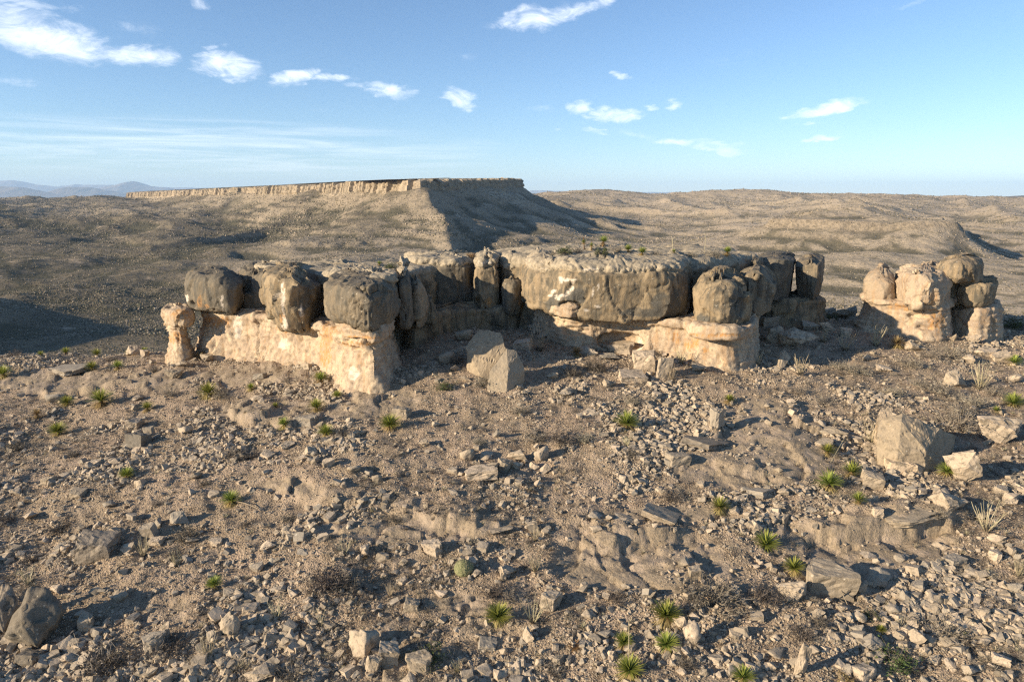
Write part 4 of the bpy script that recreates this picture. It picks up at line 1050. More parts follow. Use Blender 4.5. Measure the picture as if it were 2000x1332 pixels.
cap('rock_block', 'darker low block below the crowning boulder with a crumbling edge', 'rock block', [(1862, 59), (1876, 57), (1915, 55.8), (1945, 56.6), (1948, 60), (1900, 63)], 57, 553, 600, prof=BLOCK, seed=44, lump=0.2, facet=0.1)
cap('rock_block', 'shaded block wedged in the cleft between the bulbous block and the crowning boulder', 'rock block', [(1838, 59.5), (1850, 58), (1885, 57.6), (1890, 60), (1860, 62)], 58, 545, 600, prof=SQUARE, seed=45, lump=0.2)
cap('footwall', 'tan conical footing at the far east end of the boulder group', 'rock ledge', [(1850, 59), (1872, 57.2), (1900, 56), (1940, 56), (1952, 58.5), (1940, 63), (1860, 64)], 57, 598, 668, prof=[(-0.5, 0), (0.7, 0.0), (0.35, 0.2), (0.1, 0.5), (0.0, 0.9), (-0.2, 1.0), (-1.0, 1.0)], seed=46, tone=0.8, lump=0.3, mid=0.15, anchor_phrase='the conical footing')
# ------------------------------------------------------------------ loose rocks
import bmesh
def ico(sub):
    bm = bmesh.new(); bmesh.ops.create_icosphere(bm, subdivisions=sub, radius=1.0)
    bm.verts.ensure_lookup_table()
    V = np.array([v.co[:] for v in bm.verts]); F = np.array([[v.index for v in f.verts] for f in bm.faces], np.int32)
    bm.free(); return V, F
ICO = {k: ico(k) for k in (1, 2, 3, 4, 5)}
def rock_shape(seed, sub=3, planes=13, lo=0.62, hi=1.0, rough=0.10, flat=None, worn=0.0):
    rng = np.random.RandomState(seed)
    V, F = ICO[sub]
    n = rng.normal(size=(planes, 3)); n /= np.linalg.norm(n, axis=1)[:, None]
    h = lo + (hi - lo) * rng.rand(planes)
    n = np.vstack([n, [[0, 0, 1], [0, 0, -1], [1, 0, 0], [-1, 0, 0], [0, 1, 0], [0, -1, 0]] + rng.normal(size=(6, 3)) * 0.12])
    h = np.append(h, [0.8, .8, .95, .95, .95, .95])
    if flat is not None: n = np.vstack([n, flat]); h = np.append(h, [0.55] * len(flat))
    d = V @ n.T
    r = np.where(d > 0.05, h[None] / np.maximum(d, 0.05), 9.0)
    rs = np.sort(r, axis=1)
    k = 0.02 + worn * 0.6
    r0 = rs[:, 0] - k * np.exp(-(rs[:, 1] - rs[:, 0]) / k) * 0.5
    r0 = np.minimum(r0, 1.35)
    W = V * r0[:, None]
    disp = fbm3(W + seed * 3.1, 0.9, 3, seed) * rough + fbm3(W + seed, 0.28, 3, seed + 7) * rough * 0.55
    disp -= np.maximum(0, fbm3(W + seed, 0.8, 2, seed + 17, 0.5, True) - 0.7) * rough * 2.0
    W = W + V * disp[:, None]
    W = W + V * (breaks(W + seed * 1.7, 0.8, 0.14, seed) + breaks(W + seed, 0.32, 0.05, seed + 3))[:, None]
    W -= W.mean(0); W /= np.abs(W).max(0)[None] * 1.0
    return W, F
def refine(V, F, k):
    """split every triangle in four, k times, sharing the new points"""
    V = [tuple(v) for v in V]
    for _ in range(k):
        mid = {}; G = []
        def m(a, b):
            key = (a, b) if a < b else (b, a)
            if key not in mid:
                mid[key] = len(V); V.append(tuple((V[a][i] + V[b][i]) * 0.5 for i in range(3)))
            return mid[key]
        for a, b, c in F:
            ab, bc, ca = m(a, b), m(b, c), m(c, a)
            G += [(a, ab, ca), (ab, b, bc), (ca, bc, c), (ab, bc, ca)]
        F = G
    return np.array(V), np.array(F, np.int32)
def hull_rock(pts, k=3, rough=0.05, seed=0, chip=0.05):
    """broken stone: the convex body of a few corner points, its faces roughened and its edges chipped"""
    bm = bmesh.new()
    for q in pts: bm.verts.new(tuple(q))
    r = bmesh.ops.convex_hull(bm, input=bm.verts)
    bmesh.ops.delete(bm, geom=[v for v in bm.verts if not v.link_faces], context='VERTS')
    bmesh.ops.triangulate(bm, faces=bm.faces)
    bm.verts.ensure_lookup_table(); bm.verts.index_update()
    V = [v.co[:] for v in bm.verts]; F = [[v.index for v in f.verts] for f in bm.faces]
    bm.free()
    V, F = refine(V, F, k)
    if k:
        c = V.mean(0); N = V - c; N /= np.linalg.norm(N, axis=1)[:, None] + 1e-9
        V = V + N * (fbm3(V + seed, 0.7, 4, seed) * rough + breaks(V + seed, 0.75, chip * 2.2, seed + 3) + breaks(V + seed, 0.28, chip * 0.7, seed + 5) + fbm3(V + seed, 0.15, 2, seed + 9) * rough * 0.4)[:, None]
    return V, F
def corner_points(rng, kind, n=13):
    if kind == 'blocky':
        b = np.array([[i, j, k] for i in (-1, 1) for j in (-1, 1) for k in (-1, 1)], float)
        b = b * (0.72 + 0.28 * rng.rand(8, 3)); return np.vstack([b, rng.uniform(-1, 1, (3, 3)) * 0.95])
    if kind == 'slab-like':
        a = np.sort(rng.rand(7) * 6.28); ring = np.stack([np.cos(a), np.sin(a)], 1) * (0.75 + 0.25 * rng.rand(7, 1))
        return np.vstack([np.column_stack([ring, 0.55 + 0.45 * rng.rand(7)]), np.column_stack([ring * (0.8 + 0.3 * rng.rand(7, 1)), -1 + 0.4 * rng.rand(7)])])
    if kind == 'jagged':
        q = rng.normal(size=(9, 3)); q /= np.linalg.norm(q, axis=1)[:, None]; return q * (0.6 + 0.5 * rng.rand(9, 1))
    m = 22 if kind == 'rounded' else 12
    q = rng.normal(size=(m, 3)); q /= np.linalg.norm(q, axis=1)[:, None]; return q * (0.85 + 0.2 * rng.rand(m, 1))
def norm_box(V):
    V = V - (V.max(0) + V.min(0)) / 2
    return V / np.abs(V).max(0)[None]
ROCKM = {}
def rock_mesh(kind, i, sub=3):
    key = (kind, i, sub)
    if key not in ROCKM:
        sd = sum(map(ord, kind)) * 7 + i * 37 + 5
        V, F = hull_rock(corner_points(np.random.RandomState(sd), kind), (3 if sub >= 3 else 2) if kind != 'rounded' else (3 if sub >= 4 else 2), 0.09 if kind != 'rounded' else 0.13, sd, 0.055)
        ROCKM[key] = mesh_from('rock', norm_box(V), F, M_STONE, kind == 'rounded')
    return ROCKM[key]
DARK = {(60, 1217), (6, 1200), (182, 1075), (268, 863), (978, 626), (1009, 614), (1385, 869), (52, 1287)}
PENDING = []      # (object, px, py, descriptor, noun) : labels are written once everything stands
RNG = random.Random(12)
def place_rock(px, py, w, h, kind=None, tilt=0.25, label=None, name='rock', sub=3, embed=0.22, cat='rock', depth=0.85, yaw=None, group='loose rocks on the hilltop slope', lift=0.0):
    kind = kind or RNG.choice(['angular', 'angular', 'blocky', 'rounded', 'jagged', 'slab-like'])
    x, y, z = hit(px, py + 0.36 * h)
    dist = y * math.cos(PITCH) - z * math.sin(PITCH)
    ww = w * dist / FPX; hh = h * dist / FPX
    sa = -z / math.sqrt(x * x + y * y + z * z); ca = math.sqrt(1 - sa * sa)
    dep = ww * depth
    sz = max(0.34 * min(ww, hh * 1.4), (hh - dep * sa * 0.75) / ca)
    o = add_obj(name, rock_mesh(kind, RNG.randrange(5), sub if w > 26 else 2))
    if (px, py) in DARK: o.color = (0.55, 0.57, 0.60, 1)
    o.scale = (ww / 2 * 1.06, dep / 2, sz / 2 * (1 + embed))
    o.rotation_euler = (RNG.uniform(-tilt, tilt), RNG.uniform(-tilt, tilt), yaw if yaw is not None else RNG.uniform(-0.5, 0.5))
    o.location = (x, y + dep * 0.30, z + sz * 0.5 * (1 - embed) + lift)
    size = 'huge' if w > 80 else 'large' if w > 48 else 'mid sized' if w > 34 else 'small' if w > 22 else 'little'
    if label: tag(o, label, cat, None if name != 'rock' else group)
    else:
        tag(o, None, cat, group); PENDING.append((o, px, py, f'{size} {kind}', 'rock'))
    return o
# boulders large enough to be landmarks
BIG = [
 (60, 1217, 100, 118, 'rounded', 'huge dark smooth boulder lying at the lower left corner of the slope', 'the corner boulder'),
 (6, 1200, 50, 92, 'rounded', 'tall dark boulder cut by the picture edge beside the huge corner boulder', None),
 (182, 1075, 74, 62, 'blocky', 'large grey tilted boulder above the huge corner boulder, its lee side in deep shadow', 'the tilted grey boulder'),
 (268, 863, 40, 34, 'blocky', 'largest block of the little stack of four grey stones on the west slope', 'the four stone stack'),
 (707, 1258, 58, 62, 'rounded', 'large pitted pale boulder near the bottom edge, paired with a smaller one', 'the pitted boulder'),
 (447, 1227, 44, 56, 'rounded', 'upright egg shaped boulder near the lower edge of the west slope', 'the egg shaped boulder'),
 (1629, 1137, 92, 74, 'slab-like', 'broad flat topped boulder with a dead stalk lying across it', 'the flat topped boulder'),
 (1718, 1131, 52, 44, 'rounded', 'flat worn boulder just east of the broad flat topped one', None),
 (1953, 842, 84, 62, 'angular', 'wedge shaped tan boulder at the east edge, beyond the giant split boulder', 'the east wedge boulder'),
 (1884, 915, 64, 74, 'jagged', 'rough standing boulder close against the lee side of the giant split boulder', 'the rough standing boulder'),
 (1567, 1298, 30, 68, 'angular', 'narrow upright pointed stone near the bottom edge', 'the upright pointed stone'),
 (1400, 820, 28, 40, 'slab-like', 'pale upright slab with a tuft of dry sticks on its lee side', 'the pale upright slab'),
 (1077, 1178, 42, 44, 'slab-like', 'smooth tan slab tilted toward the light beside dead branches', 'the smooth tan slab'),
 (843, 1071, 42, 34, 'slab-like', 'pale pointed slab lying alone on bare soil', 'the pale pointed slab'),
 (595, 822, 46, 25, 'slab-like', 'cracked flat rock among the bare slabs below the west footwall', 'the cracked flat rock'),
 (1057, 889, 32, 34, 'rounded', 'pale rounded stone at the top end of the arc of boulders', 'the pale arc stone'),
 (941, 924, 64, 32, 'slab-like', 'low curved ledge stone forming the bottom of the arc of boulders', 'the curved ledge stone'),
 (1343, 869, 0, 0, None, None, None),
 (1326, 898, 44, 28, 'blocky', 'square pale block beside a shadowed hollow, mid slope', 'the square pale block'),
 (1385, 869, 92, 26, 'slab-like', 'long grey slab lying across the slope above the square pale block', 'the long grey slab'),
 (1862, 985, 64, 56, 'angular', 'pale fractured boulder on the brink of the shaded overhang', 'the brink boulder'),
 (1780, 1012, 112, 34, 'slab-like', 'long grey lip stone capping the shaded overhang on the east slope', 'the long lip stone'),
 (1707, 942, 40, 36, 'blocky', 'pale cube shaped rock between the giant split boulder and the yuccas', 'the pale cube rock'),
 (978, 626, 40, 44, 'rounded', 'dark shaded boulder standing in the notch below the square column', 'the notch boulder'),
 (1009, 614, 30, 26, 'blocky', 'dark flat topped block beside the notch boulder, a small stone on it', None),
 (1562, 663, 58, 42, 'jagged', 'cream and tan knobbly boulder lit at the shadow edge below the flared end block', 'the shadow edge boulder'),
 (1512, 656, 38, 38, 'rounded', 'brown shaded boulder touching the west side of the shadow edge boulder', None),
 (1532, 704, 30, 36, 'jagged', 'small stack of pale stones just below the shadow edge boulder', 'the small pale stack'),
 (1211, 680, 58, 26, 'slab-like', 'reddish flat slab on the rubble heap at the mouth of the shallow cave', 'the red cave slab'),
 (1175, 661, 52, 15, 'slab-like', 'thin reddish slab leaning at the top of the rubble by the cave', None),
 (1260, 709, 44, 42, 'blocky', 'tan tilted block at the lower end of the cave rubble', 'the tilted rubble block'),
 (1297, 722, 28, 42, 'slab-like', 'pale upright blade of rock with dry sticks behind it, below the cave footwall', 'the upright blade'),
 (1869, 744, 42, 38, 'jagged', 'pale craggy rock rising from grey brush below the eastern boulders', 'the craggy rock'),
 (1353, 1240, 34, 48, 'rounded', 'upright smooth boulder right of the bottom yuccas', 'the upright smooth boulder'),
 (507, 1317, 66, 44, 'angular', 'large flat faced rock cut by the bottom edge of the view', 'the bottom edge rock'),
 (300, 1262, 50, 46, 'slab-like', 'half buried sloping slab between brush clumps near the bottom', 'the half buried slab'),
 (817, 1298, 52, 48, 'slab-like', 'low tan slab half hidden by brush at the bottom', 'the brushy slab'),
 (346, 1014, 42, 32, 'jagged', 'craggy pair of rocks mid way down the west slope', 'the craggy pair'),
 (125, 722, 78, 18, 'slab-like', 'long broken row of flat stone on the far west shoulder', 'the broken row'),
]
for (px, py, w, h, kd, lab, ph) in BIG:
    if not w: continue
    place_rock(px, py, w, h, kd, 0.18, lab, 'boulder' if w > 40 or h > 40 else 'rock', 4 if w > 40 else 3, cat='boulder' if w > 40 or h > 40 else 'rock', depth=0.8)
    if ph: anchor(px, py, ph)

def cut_boulder(label, px, py, pts, seed, phrase=None, ppx=None, k=4, rough=0.035, chip=0.035, tint=(1.06, 1.03, 0.98)):
    """pts: corners in metres, x along the view, y away, z up, measured from the point where the rock meets the ground at px, py"""
    V, F = hull_rock(np.array(pts, float) * (1.28 if phrase == 'the leaning pair' or seed == 305 else 1.0), k, rough, seed, chip)
    o = add_obj('boulder', mesh_from('boulder', V, F, M_STONE, False))
    x, y, z = hit(px, py)
    o.location = (x, y, z); o.color = (*tint, 1)
    tag(o, label, 'boulder')
    if phrase: anchor(*(ppx or (px, py - 20)), phrase)
    return o
cut_boulder('giant pale boulder with a sharp crest and one shaded side on the east slope', 1803, 925,
    [(-1.9, .7, -.3), (-2.0, 1.0, 1.6), (-1.6, 1.6, 2.35), (-.55, 1.5, 2.75), (-.9, .9, 2.5), (.15, .2, 1.1), (.0, 0, -.3), (-1.2, .1, -.4), (-1.3, .2, .9), (1.5, 1.5, 1.9), (3.1, 2.5, 1.1), (3.3, 2.8, -.3), (1.6, .9, -.3), (0, 3.2, -.3), (-.8, 3.2, 1.8), (.7, 1.3, 2.2)], 301,
    'the giant split boulder', (1811, 860))
cut_boulder('tall pale slab split off the windward side of the giant boulder', 1741, 878, [(-.75, 0, -.3), (-.75, .5, 1.2), (-.3, 1.0, 2.0), (.35, 1.1, 2.1), (.25, .3, 1.0), (.1, -.1, -.3), (.3, 1.4, -.3), (-.5, 1.4, -.2)], 302, k=4)
cut_boulder('low broken ledge piece at the foot of the giant split boulder', 1778, 925, [(-1.1, 0, -.3), (-1.0, .1, .55), (.1, -.1, .5), (.7, .1, .25), (.7, 0, -.3), (.5, .8, .5), (-1.0, .9, .6), (0, .9, -.3)], 303, k=4)
cut_boulder('pale squared boulder forming the rear half of a leaning pair below the dark notch', 956, 742, [(-1.1, .9, -.3), (-1.3, 1.4, 1.4), (-.6, 1.9, 2.25), (.55, 1.6, 2.2), (.9, 1.0, 1.2), (.3, .1, -.3), (-.5, .3, .2), (.8, 2.2, -.3), (-.9, 2.2, -.2)], 304, 'the leaning pair')
cut_boulder('large leaning slab with a flat lit face, front half of the pair below the notch', 986, 768, [(-.95, .35, -.2), (-.75, .5, 1.0), (.1, .9, 2.1), (.55, 1.0, 1.95), (.05, 0, -.3), (.15, .25, .9), (1.0, .9, 1.0), (.95, 1.1, -.3), (.2, 1.9, 1.7), (-.3, 1.6, -.3)], 305, chip=.03)
MORE = [
 (260, 830, 30, 22), (266, 845, 18, 14), (290, 847, 20, 26), (165, 1222, 30, 38), (413, 1245, 26, 26), (494, 1253, 28, 25), (488, 1193, 34, 25), (52, 1287, 40, 30), (307, 1022, 24, 20), (291, 1040, 24, 30), (302, 1058, 26, 16),
 (265, 778, 22, 12), (104, 778, 36, 22), (335, 731, 30, 18), (260, 687, 32, 22), (281, 691, 18, 15), (499, 778, 26, 12), (697, 845, 34, 18), (148, 965, 28, 18), (55, 1009, 26, 20), (416, 967, 24, 14), (255, 1009, 20, 14), (359, 840, 25, 16),
 (757, 1280, 38, 42), (728, 1300, 26, 40), (803, 1184, 28, 26), (1032, 1242, 26, 34), (952, 1260, 34, 24), (788, 1098, 22, 16), (1012, 891, 38, 26), (912, 889, 28, 26), (948, 891, 30, 18), (1010, 911, 20, 18), (985, 911, 28, 26), (961, 914, 22, 20),
 (1041, 911, 20, 18), (1065, 918, 20, 22), (970, 849, 14, 18), (828, 864, 20, 16), (783, 807, 32, 24), (979, 1036, 44, 20), (1341, 869, 28, 16), (1308, 904, 20, 16), (1163, 1007, 28, 16), (1190, 1012, 13, 12), (1228, 1018, 56, 18), (1294, 1009, 66, 24),
 (1143, 1144, 20, 16), (1223, 1147, 16, 14), (1041, 1031, 18, 22), (992, 1116, 30, 28), (1259, 940, 34, 14), (1108, 767, 40, 20), (1152, 807, 40, 15),
 (1676, 938, 24, 20), (1489, 964, 50, 24), (1438, 963, 22, 12), (1529, 961, 20, 18), (1718, 1002, 26, 22), (1580, 998, 34, 14), (1629, 842, 48, 22), (1613, 867, 30, 16), (1682, 1147, 26, 28), (1551, 1158, 52, 44), (1587, 1124, 17, 17), (1680, 1207, 28, 24),
 (1702, 1258, 46, 40), (1793, 1249, 28, 36), (1331, 1220, 24, 32), (1524, 1278, 40, 24), (1656, 1309, 32, 26), (1691, 1316, 36, 30), (1922, 1198, 22, 26), (1949, 1218, 32, 16), (1949, 1050, 26, 16), (1869, 1097, 36, 22), (1949, 1087, 28, 22), (1358, 1118, 22, 20),
 (1840, 1067, 26, 14), (1978, 976, 40, 26), (1022, 675, 34, 22), (870, 700, 32, 26), (1165, 673, 34, 14), (1149, 685, 38, 20), (1188, 696, 48, 16), (1237, 738, 50, 24), (1367, 719, 28, 22), (1191, 750, 24, 20), (944, 631, 28, 24), (1014, 603, 11, 11),
 (1542, 622, 72, 26), (1585, 638, 32, 24), (1549, 600, 92, 22), (1648, 615, 40, 20), (1684, 631, 32, 20), (1867, 661, 22, 16), (1905, 664, 26, 18), (1793, 679, 36, 20), (1892, 702, 20, 20), (1697, 699, 26, 18), (1730, 721, 28, 16), (1890, 642, 20, 14),
 (905, 655, 34, 26), (930, 672, 26, 20), (1045, 640, 26, 20), (1062, 655, 30, 14), (890, 720, 26, 18), (910, 740, 22, 14), (1080, 735, 22, 16), (1600, 590, 40, 22), (1620, 600, 30, 20), (1665, 600, 26, 20), (1500, 630, 40, 22), (1620, 640, 34, 22), (1655, 652, 26, 18),
 (1960, 700, 30, 18), (1930, 690, 34, 18), (1985, 740, 26, 18), (1700, 1085, 30, 16), (1760, 1090, 24, 14), (1810, 1105, 26, 18), (1905, 1120, 30, 20), (1985, 1150, 26, 22), (1960, 960, 30, 20), (1920, 1010, 24, 16), (600, 716, 22, 12), (505, 735, 24, 12),
 (345, 700, 34, 20), (365, 694, 26, 18), (385, 690, 30, 16), (400, 700, 24, 16), (355, 712, 28, 14), (588, 895, 22, 14), (520, 890, 24, 14), (470, 860, 26, 16), (610, 900, 20, 16), (560, 870, 26, 16), (640, 905, 22, 18), (690, 915, 24, 16), (735, 935, 20, 18),
 (380, 930, 24, 16), (180, 905, 26, 14), (90, 940, 28, 18), (30, 960, 26, 16), (210, 985, 24, 16), (420, 1060, 26, 18), (520, 1065, 28, 20), (500, 1110, 24, 22), (590, 1080, 24, 16), (630, 1050, 22, 16), (445, 1160, 22, 16), (570, 1160, 24, 18), (110, 1150, 26, 20),
 (235, 1165, 24, 22), (140, 1290, 30, 24), (340, 1310, 26, 20), (590, 1260, 26, 18), (640, 1225, 24, 18), (910, 1290, 28, 20), (1000, 1310, 30, 18), (1090, 1290, 26, 20), (1150, 1200, 26, 20), (1180, 1240, 24, 18), (1270, 1240, 22, 18), (1400, 1290, 30, 22), (1440, 1240, 28, 18),
 (1480, 1205, 24, 18), (1600, 1200, 26, 20), (1630, 1245, 24, 18), (1745, 1190, 26, 22), (1830, 1290, 30, 22), (1900, 1310, 28, 24), (1960, 1290, 30, 22), (860, 1160, 24, 16), (930, 1120, 22, 18), (1100, 1100, 26, 18)]
for (px, py, w, h) in MORE: place_rock(px, py, w * 1.05, h * 1.05)

# ------------------------------------------------------------------ instanced cover (uncountable): gravel, tufts, valley scrub
def instancer(name, label, P, R, S, idx, shapes):
    coll = bpy.data.collections.new(name + '_shapes')
    for k, me in enumerate(shapes):
        o = bpy.data.objects.new(name + '_shape_%02d' % k, me); coll.objects.link(o)
    me = bpy.data.meshes.new(name)
    me.vertices.add(len(P)); me.vertices.foreach_set('co', np.asarray(P, np.float32).ravel())
    a = me.attributes.new('rot', 'FLOAT_VECTOR', 'POINT'); a.data.foreach_set('vector', np.asarray(R, np.float32).ravel())
    a = me.attributes.new('siz', 'FLOAT_VECTOR', 'POINT'); a.data.foreach_set('vector', np.asarray(S, np.float32).ravel())
    a = me.attributes.new('idx', 'INT', 'POINT'); a.data.foreach_set('value', np.asarray(idx, np.int32))
    ng = bpy.data.node_groups.new(name, 'GeometryNodeTree')
    ng.interface.new_socket('Geometry', in_out='INPUT', socket_type='NodeSocketGeometry')
    ng.interface.new_socket('Geometry', in_out='OUTPUT', socket_type='NodeSocketGeometry')
    gi = ng.nodes.new('NodeGroupInput'); go = ng.nodes.new('NodeGroupOutput')
    ip = ng.nodes.new('GeometryNodeInstanceOnPoints'); ci = ng.nodes.new('GeometryNodeCollectionInfo')
    ci.inputs['Collection'].default_value = coll; ci.inputs['Separate Children'].default_value = True; ci.inputs['Reset Children'].default_value = True
    def na(nm, typ):
        q = ng.nodes.new('GeometryNodeInputNamedAttribute'); q.data_type = typ; q.inputs['Name'].default_value = nm
        return [s for s in q.outputs if s.enabled and s.name == 'Attribute'][0]
    L = ng.links.new
    L(gi.outputs[0], ip.inputs['Points']); L(ci.outputs[0], ip.inputs['Instance'])
    ip.inputs['Pick Instance'].default_value = True
    L(na('idx', 'INT'), ip.inputs['Instance Index'])
    L(na('rot', 'FLOAT_VECTOR'), ip.inputs['Rotation']); L(na('siz', 'FLOAT_VECTOR'), ip.inputs['Scale'])
    L(ip.outputs[0], go.inputs[0])
    o = add_obj(name, me); md = o.modifiers.new('scatter', 'NODES'); md.node_group = ng
    tag(o, label, kind='stuff')
    print(name, len(P))
    return o
def scatter_fan(rng, n, y0, y1, amax=0.84, power=1.0, margin=4.0):
    """points spread so that their density falls with distance as seen from the hill"""
    t = rng.rand(n)
    y = (y0 ** (1 - power) + t * (y1 ** (1 - power) - y0 ** (1 - power))) ** (1 / (1 - power)) if power != 1 else y0 * (y1 / y0) ** t
    a = (rng.rand(n) * 2 - 1)
    x = a * (amax * y + margin)
    return x, y
def gravel():
    rng = np.random.RandomState(5)
    shapes = []
    for k in range(10):
        W, F = hull_rock(corner_points(np.random.RandomState(900 + k), ['angular', 'blocky', 'jagged', 'slab-like', 'angular'][k % 5]), 1 if k < 5 else 0, 0.08, k, 0.08)
        shapes.append(mesh_from('stone', norm_box(W) * 0.5, F, M_STONE, False))
    n = 540000
    x, y = scatter_fan(rng, n, 13.5, 80, 0.82, 1.25, 3)
    cl = fbm2(x, y, 3.2, 4, 401) + 0.5 * fbm2(x, y, 14, 2, 411)
    big = rng.rand(n) < 0.11
    keep = rng.rand(n) < np.where(big, sstep(cl, -0.02, 0.35) * 0.97 + 0.03, 0.18 + 0.82 * sstep(cl, -0.25, 0.25))
    z, bed, face = land_near(x, y)
    keep &= rng.rand(n) > bed * 0.93
    keep &= rng.rand(n) > face * 0.55
    x, y, z, big, cl = x[keep], y[keep], z[keep], big[keep], cl[keep]; n = len(x)
    px, py = to_px(x, y, z)
    # size in metres, never much under one picture element
    u = rng.rand(n)
    s = 0.045 * (1 - u) ** (-1 / 2.6)
    s = np.minimum(s, 0.26) * (0.9 + 0.5 * sstep(cl, 0, 0.5))
    s = np.where(big, 0.15 + 0.30 * rng.rand(n) ** 2.4, s)
    s = np.maximum(s, y * 0.0017)
    S = np.stack([s * (0.8 + 0.6 * rng.rand(n)), s * (0.8 + 0.5 * rng.rand(n)), s * (0.5 + 0.5 * rng.rand(n))], 1)
    R = np.stack([rng.normal(size=n) * 0.35, rng.normal(size=n) * 0.35, rng.rand(n) * 6.28], 1)
    idx = np.where(s > 0.11, rng.randint(0, 5, n), rng.randint(5, 10, n))
    instancer('gravel', 'pale gravel and stones strewn over the hilltop slope', np.stack([x, y, z + s * 0.12], 1), R, S, idx, shapes)
gravel()

# ------------------------------------------------------------------ plants
def mat_leaf(name, c_base, c_tip, trans=0.25, rnd=0.25):
    m, N = new_mat(name)
    t = attr(N, 'along')
    col = N.mix(t, c_base, c_tip)
    n = N.noise(objc(N), 5.0, 3, 0.6)
    r = N.n('ShaderNodeObjectInfo').outputs['Random']
    hs = N.n('ShaderNodeHueSaturation', ins={'Color': col, 'Hue': N.m('MULTIPLY_ADD', r, 0.035, 0.485), 'Value': N.m('MULTIPLY_ADD', n, 0.7, N.m('MULTIPLY_ADD', r, rnd, 0.55))})
    b = N.n('ShaderNodeBsdfPrincipled', ins={'Base Color': hs.outputs[0], 'Roughness': 0.55, 'Specular IOR Level': 0.3})
    tr = N.n('ShaderNodeBsdfTranslucent', ins={'Color': hs.outputs[0]})
    mx = N.n('ShaderNodeMixShader', ins={0: trans, 1: b.outputs[0], 2: tr.outputs[0]})
    N.n('ShaderNodeOutputMaterial', ins={0: mx.outputs[0]})
    return m
M_YUCCA = mat_leaf('yucca_leaf', (0.13, 0.19, 0.03), (0.52, 0.48, 0.11))
M_DRYLEAF = mat_leaf('dry_leaf', (0.24, 0.17, 0.075), (0.52, 0.40, 0.18))
M_DEAD = mat_leaf('dead_agave_leaf', (0.20, 0.12, 0.05), (0.34, 0.22, 0.10))
M_TWIG = mat_leaf('grey_twig', (0.15, 0.125, 0.095), (0.30, 0.255, 0.19), 0.05)
M_DTWIG = mat_leaf('dark_twig', (0.085, 0.07, 0.055), (0.17, 0.14, 0.105), 0.05)
M_STRAW = mat_leaf('straw_stem', (0.30, 0.25, 0.16), (0.46, 0.39, 0.25), 0.1)
M_BUSH = mat_leaf('bush_leaf', (0.05, 0.07, 0.022), (0.12, 0.15, 0.045), 0.2)
M_SCRUB = mat_leaf('scrub_leaf', (0.08, 0.068, 0.042), (0.15, 0.13, 0.078), 0.0, 0.5)

def blades(rng, n, th0, th1, ln0, ln1, wid, droop, z0=0.0, spread=0.03, segs=3):
    """sword leaves leaving a centre; th from the vertical"""
    V, F3, F4, A = [], [], [], []
    for i in range(n):
        ph = i * 2.39996 + rng.rand() * 0.5
        th = th0 + (th1 - th0) * math.sqrt((i + 0.5) / n) + rng.normal() * 0.07
        L = ln0 + (ln1 - ln0) * rng.rand()
        d = np.array([math.sin(th) * math.cos(ph), math.sin(th) * math.sin(ph), math.cos(th)])
        side = np.array([-math.sin(ph), math.cos(ph), 0]); upv = np.cross(d, side) * -1
        b = len(V)
        for k in range(segs + 1):
            f = k / segs
            p = d * (spread + L * f) + np.array([0, 0, z0 - droop * L * f * f])
            w = wid * (1 - f) ** 0.7 * (0.6 + 0.8 * min(f * 3, 1)) * 0.5
            if k < segs:
                V += [p - side * w + upv * w * 0.5, p + side * w + upv * w * 0.5]; A += [f, f]
            else:
                V.append(p); A.append(1)
        for k in range(segs - 1): F4.append((b + 2 * k, b + 2 * k + 1, b + 2 * k + 3, b + 2 * k + 2))
        F3.append((b + 2 * segs - 2, b + 2 * segs - 1, b + 2 * segs))
    return np.array(V), F3, F4, np.array(A)
def sticks(segs):
    """list of (p0, p1, r0, r1, a0, a1) -> three sided tapered sticks"""
    V, F, A = [], [], []
    for p0, p1, r0, r1, a0, a1 in segs:
        p0 = np.asarray(p0, float); p1 = np.asarray(p1, float)
        d = p1 - p0; d /= np.linalg.norm(d) + 1e-9
        s = np.cross(d, [0.3, 0.5, 0.81]); s /= np.linalg.norm(s) + 1e-9; t = np.cross(d, s)
        b = len(V)
        for p, r, a in ((p0, r0, a0), (p1, r1, a1)):
            for k in range(3):
                an = k * 2.0944
                V.append(p + (s * math.cos(an) + t * math.sin(an)) * r); A.append(a)
        F += [(b, b + 1, b + 4, b + 3), (b + 1, b + 2, b + 5, b + 4), (b + 2, b, b + 3, b + 5)]
    return np.array(V), np.array(F), np.array(A)
YUC = []
def yucca_variant(seed, dry=False):
    rng = np.random.RandomState(seed)
    V, F3, F4, A = blades(rng, 170, 0.05, 1.45, 0.42, 0.60, 0.034, 0.10, 0.16)
    top = mesh_from('leaf_rosette', V, [np.array(F3), np.array(F4)], M_DRYLEAF if dry else M_YUCCA, False, {'along': A ** 1.3 * 0.75 + 0.25 * (np.linspace(0, 1, len(A)) ** 2)})
    V, F3, F4, A = blades(rng, 80, 1.35, 2.45, 0.30, 0.48, 0.030, 0.32, 0.13)
    V[:, 2] = np.maximum(V[:, 2], -0.10)
    skirt = mesh_from('dead_leaves', V, [np.array(F3), np.array(F4)], M_DRYLEAF, False, {'along': A})
    sv, sf, sa = sticks([((0, 0, -0.25), (0, 0, 0.16), 0.09, 0.07, 0, 0.3)])
    trunk = mesh_from('trunk', sv, sf, M_DEAD, True, {'along': sa})
    return top, skirt, trunk
YUC = [yucca_variant(s) for s in (1, 2, 3, 4)]
YDRY = [yucca_variant(s, True) for s in (11, 12)]
